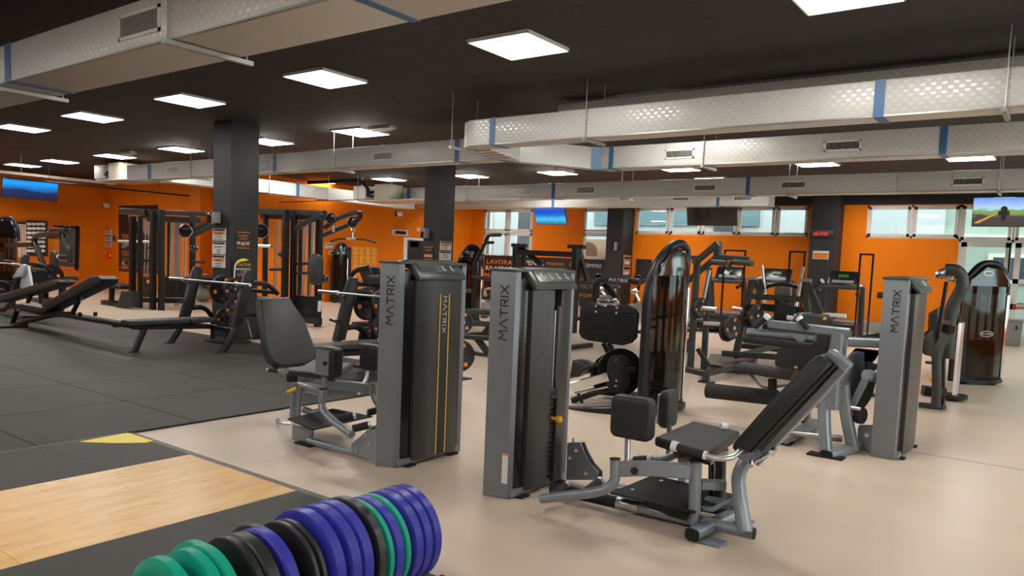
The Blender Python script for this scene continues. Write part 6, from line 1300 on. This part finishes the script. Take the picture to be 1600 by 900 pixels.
# elliptical trainer behind
t = thing('elliptical_trainer', 'grey elliptical trainer with a ring handlebar behind the A-shaped frame', 'exercise machine', (P(1225, 500, Y=16).x, 16, 0)); Yq = 16
c = P(1224, 456, Y=Yq); rr = [(c.x+.42*math.cos(a), Yq-.05*math.sin(a), c.z+.16*math.sin(a)) for a in [math.radians(-20+22*k) for k in range(11)]]
G().tube(rr, .05).build('handlebar', 'black', t); G().pad(c+V((-.02, .1, -.02)), X_, Z_, rrect(.34, .26, .05), .1, .02).build('console', 'binm', t)
G().bar([P(1224, 462, Y=Yq), V((c.x, Yq, .3))], .22, .3, up=(1, 0, 0)).build('column', 'black', t); G().oval([(c.x-.35, Yq, .3), (c.x+.35, Yq, .3)], .7, .5).build('flywheel_cover', 'black', t); G().span((c.x-.5, Yq-.9, 0), (c.x+.5, Yq+.5, .1), .02).build('base', 'black', t)
for s in (-1, 1): G().tube([(c.x+s*.3, Yq-.4, .3), (c.x+s*.32, Yq-.1, 1.0), (c.x+s*.42, Yq-.2, 1.7)], .035, .2).build('moving_arm', 'steel', t)
# treadmills
def treadmill():
    t = thing('treadmill', 'x', 'treadmill', (0, 0, 0), 'treadmills facing the orange back wall')
    G().span((-.42, -1.9, .08), (.42, .1, .24), .03).build('deck', 'black', t); G().span((-.27, -1.85, .235), (.27, -.2, .25)).build('belt', 'rubber', t)
    G().prism([(-.45, -.35, .0), (.45, -.35, 0), (.45, .45, 0), (-.45, .45, 0)], (0, 0, .38), .06).build('motor_hood', 'black', t)
    for s in (-1, 1):
        G().oval([(s*.43, .15, .05), (s*.45, .0, .8), (s*.45, -.12, 1.3)], .09, .14, .2, up=(1, 0, 0)).build('upright', 'shroud', t)
        G().oval([(s*.44, -.08, 1.22), (s*.44, -.55, 1.12)], .08, .07, up=(1, 0, 0)).build('handrail', 'black', t)
    c = G().prism([(-.50, -.2, 1.20), (.50, -.2, 1.20), (.46, .02, 1.28), (-.46, .02, 1.28)], (0, 0, .1), .03).build('console_shelf', 'shroud', t)
    R = Matrix.Rotation(math.radians(-28), 3, 'X')
    k = G().box((0, .0, 1.46), (.72, .10, .42), rot=R, bevel=.045).build('console', 'shroud_side', t)
    G().box((0, -.055, 1.54), (.24, .01, .08), rot=R).build('display', 'greenled', k); G().box((0, -.085, 1.40), (.5, .012, .08), rot=R).build('key_panel', 'binm', k)
    return t
tm = treadmill()
for i, (px, py, lb) in enumerate(((1139, 433, 'treadmill furthest left, its console seen under the shoulder pads'), (1214, 438, 'middle treadmill, its console left of the ring handlebar'), (1318, 445, 'treadmill with a lit green display below the red clock'))):
    o = tm if i == 0 else copy_tree(tm); c = P(px, py, Y=20.3); dz_ = 1.47; q = P(px, py, Y=19.6)
    lo, hi = 10, 23
    for _ in range(40):
        m_ = (lo+hi)/2
        if P(px, py, Y=m_).z > dz_: hi = m_
        else: lo = m_
    Yt = 19.9; o.location = (P(px, py, Y=Yt).x, Yt, 0); o['label'] = lb
# tall thin black frames
def tall_frame(l, r, yt, label):
    yq = 18.2; a, b = P(l, yt+4, Y=yq), P(r, yt+5, Y=yq); t = thing('tall_floor_frame', label, 'frame', ((a.x+b.x)/2, yq, 0), 'thin tall black frames by the treadmills')
    for x in (a.x, b.x): G().span((x-.02, yq-.02, 0), (x+.02, yq+.02, a.z)).build('upright', 'gloss', t)
    G().span((a.x-.02, yq-.02, a.z-.04), (b.x+.02, yq+.02, a.z)).build('top_bar', 'gloss', t); G().span((a.x-.02, yq-.3, 0), (a.x+.02, yq+.3, .03)).span((b.x-.02, yq-.3, 0), (b.x+.02, yq+.3, .03)).build('foot', 'gloss', t)
    G().span((a.x-.02, yq-.015, .0), (b.x+.02, yq+.015, .03)).build('bottom_bar', 'gloss', t)
tall_frame(1133, 1165, 386, 'thin black frame around the leftmost treadmill console'); tall_frame(1235, 1258, 388, 'thin black frame right of the middle treadmill, before the clock pillar'); tall_frame(1345, 1365, 392, 'thin black frame just left of the right grey lettered tower')
# low dark bench line at the wall
g = G().span((-12, YB-.45, 0), (-4, YB-.02, .28), .01); tag(recentre(g.build('low_wall_bench', 'txtg')), 'long low dark bench along the orange wall behind the treadmills', 'bench')
# squat rack behind right centre tower
t = thing('squat_stand', 'black squat stand with a long crossbar seen over the centre tower', 'exercise machine', (P(855, 470, Y=11.8).x, 11.8, 0)); Yq = 11.8
bars([((807, 384), (802, 520), .12), ((901, 386), (894, 520), .14), ((806, 394), (897, 398), .10), ((812, 384), (846, 414), .09, .1), ((904, 390), (918, 440), .09, .1), ((818, 390), (818, 430), .09, .3)], 'black')
G().bar([P(889, 385, Y=Yq), P(913, 386, Y=Yq)], .12, .07).build('head_plate', 'black', t); G().bar([P(801, 383, Y=Yq), P(822, 384, Y=Yq)], .1, .07).build('head_plate', 'black', t)
a, b = P(800, 520, Z=0), P(905, 525, Z=0); G().span((a.x, Yq-.5, 0), (a.x+.1, Yq+.7, .08)).build('foot', 'black', t); G().span((P(894, 520, Y=Yq).x-.05, Yq-.5, 0), (P(894, 520, Y=Yq).x+.05, Yq+.7, .08)).build('foot', 'black', t)
# exercise bikes beyond
def bike(px, Y, lb):
    c = P(px, 450, Y=Y); t = thing('exercise_bike', lb, 'exercise bike', (c.x, Y, 0), 'exercise bikes before the lettered banner'); x = c.x
    G().lathe((x+.35, Y, .45), (0, 1, 0), [(0, -.04), (.25, -.03), (.26, 0), (.25, .03), (0, .04)], 24).build('flywheel', 'steel', t)
    G().bar([(x-.4, Y, .25), (x+.4, Y, .45)], .08, .08).build('frame', 'black', t); G().bar([(x-.2, Y, .3), (x-.3, Y, 1.0)], .06, .06, up=(0, 1, 0)).build('seat_post', 'steel', t); G().bar([(x+.2, Y, .4), (x+.35, Y, 1.15)], .06, .06, up=(0, 1, 0)).build('handle_post', 'black', t)
    G().ell((x-.3, Y, 1.05), (.16, .1, .05), 12).build('saddle', 'pad', t); G().tube([(x+.3, Y-.25, 1.25), (x+.35, Y-.22, 1.17), (x+.35, Y+.22, 1.17), (x+.3, Y+.25, 1.25)], .025, .06, 8).tube([(x+.35, Y, 1.17), (x+.6, Y, 1.28)], .025, seg=8).build('handlebar', 'rubber', t)
    G().span((x-.5, Y-.28, 0), (x-.4, Y+.28, .07)).build('foot', 'black', t); G().span((x+.45, Y-.28, 0), (x+.55, Y+.28, .07)).build('foot', 'black', t); G().box((x+.3, Y, 1.3), (.18, .05, .14), bevel=.02).build('console', 'gloss', t)
bike(918, 15.0, 'exercise bike with raised handlebars just right of the centre tower'); bike(978, 16.2, 'exercise bike with a pale flywheel seen through the leg press frame'); bike(1045, 17.5, 'exercise bike behind the glossy arch tower')
# machine between leg curl tower and the right arch tower
t = thing('arm_machine', 'black machine with a silver-capped curved arm right of the right grey tower', 'exercise machine', (-1.3, 10.7, 0)); Yq = 10.6
G().tube([P(1462, 636, Y=10.15), P(1464, 600, Y=10.15), P(1463, 560, Y=10.15), P(1466, 545, Y=10.15), P(1479, 523, Y=10.2)], .052, .2, 14).build('front_tube', 'olive', t)
G().tube([P(1481, 560, Y=10.5), P(1484, 500, Y=10.5), P(1487, 478, Y=10.5), P(1504, 448, Y=10.5), P(1503, 430, Y=10.5), P(1492, 420, Y=10.5), P(1478, 421, Y=10.5)], .07, .3, 16).build('arch_tube', 'olive', t, 'thick curved arch tube')
G().prism([P(q, r, Y=10.55) for q, r in ((1455, 432), (1464, 422), (1478, 417), (1490, 418), (1496, 430), (1492, 442), (1478, 437), (1462, 434))], (0, .22, 0), .04, 4).build('head_cap', 'chrome', t, 'shiny silver head cap')
G().bar([P(1479, 440, Y=10.7), P(1463, 540, Y=10.7)], .04, .08, up=(0, 1, 0)).build('rear_stay', 'black', t)
G().oval([P(1483, 508, Y=10.35), P(1481, 520, Y=10.35)], .15, .15, up=(0, 1, 0)).build('cup_holder', 'gloss', t); G().prism([P(q, r, Y=10.3) for q, r in ((1472, 499), (1492, 500), (1487, 506), (1482, 508), (1476, 506))], (0, .02, 0), .002, 1).build('cup_rim', 'chrome', t)
pts = [(.0+.06*math.cos(a), .13*math.sin(a)) for a in [math.radians(-90+22.5*k) for k in range(9)]]
b0_ = P(1491, 626, Z=0); G().prism([(b0_.x-.02+x, b0_.y+.02+y, .08) for x, y in pts], (0, 0, .95), .006, 1).build('chrome_shroud', 'steel', t, 'bright curved lower shroud')
G().prism([(b0_.x-.05+x*.9, b0_.y+.02+y*1.1, 1.0) for x, y in pts], (0, 0, .62), .006, 1).build('smoked_shroud', 'smoke', t)
G().cyl((b0_.x-.02, b0_.y+.02, .03), (b0_.x-.02, b0_.y+.02, .08), .17, 24).build('base_plate', 'black', t); G().cyl((b0_.x-.02, b0_.y+.02, 0), (b0_.x-.02, b0_.y+.02, .03), .06, 12).build('foot', 'rubber', t)
G().bar([P(1473, 560, Y=10.5), P(1472, 632, Y=10.5)], .06, .12, up=(0, 1, 0)).build('rear_post', 'black', t)
G().bar([P(1442, 610, Y=10.3), P(1476, 614, Y=10.4)], .14, .12).build('lower_box', 'black', t); G().bar([P(1438, 632, Y=10.4), P(1476, 637, Y=10.3)], .08, .06).build('base_rail', 'olive', t)
G().bar([P(1446, 566, Y=10.2), P(1464, 568, Y=10.2)], .05, .03).build('hand_rail', 'olive', t); G().cyl(P(1455, 592, Y=10.2), P(1455, 596, Y=10.2), .04, 12).build('pin_knob', 'knob', t)
G().prism([P(q, r, Y=10.9) for q, r in ((1450, 490), (1466, 480), (1470, 520), (1455, 560), (1448, 550))], (0, .3, 0), .04).build('backrest', 'pad', t)
G().cyl(P(1371, 461, Y=9.4), P(1386, 462, Y=9.4), .035).build('far_handle', 'grip', t)
G().lathe(P(1453, 536, Y=10.6), (.9, -.4, 0), [(0, -.03), (.16, -.02), (.16, .02), (0, .03)], 24).build('cam_wheel', 'black', t)
# rear machine glimpsed left of right tower
t = thing('rear_seat_machine', 'black machine base glimpsed left of the right grey lettered tower', 'exercise machine', (-2.0, 10.5, 0)); 
for (a, b) in (((1345, 570), (1372, 573)), ((1338, 596), (1365, 600)), ((1340, 529), (1376, 524))): G().bar([P(*a, Y=10.6), P(*b, Y=10.6)], .12, .07).build('beam', 'black', t)
G().bar([P(1352, 560, Y=10.7), P(1350, 605, Y=10.7)], .1, .1, up=(1, 0, 0)).build('post', 'black', t); a = P(1352, 617, Z=0); G().box((a.x, a.y, .012), (.3, .2, .024)).build('foot_plate', 'rubber', t)
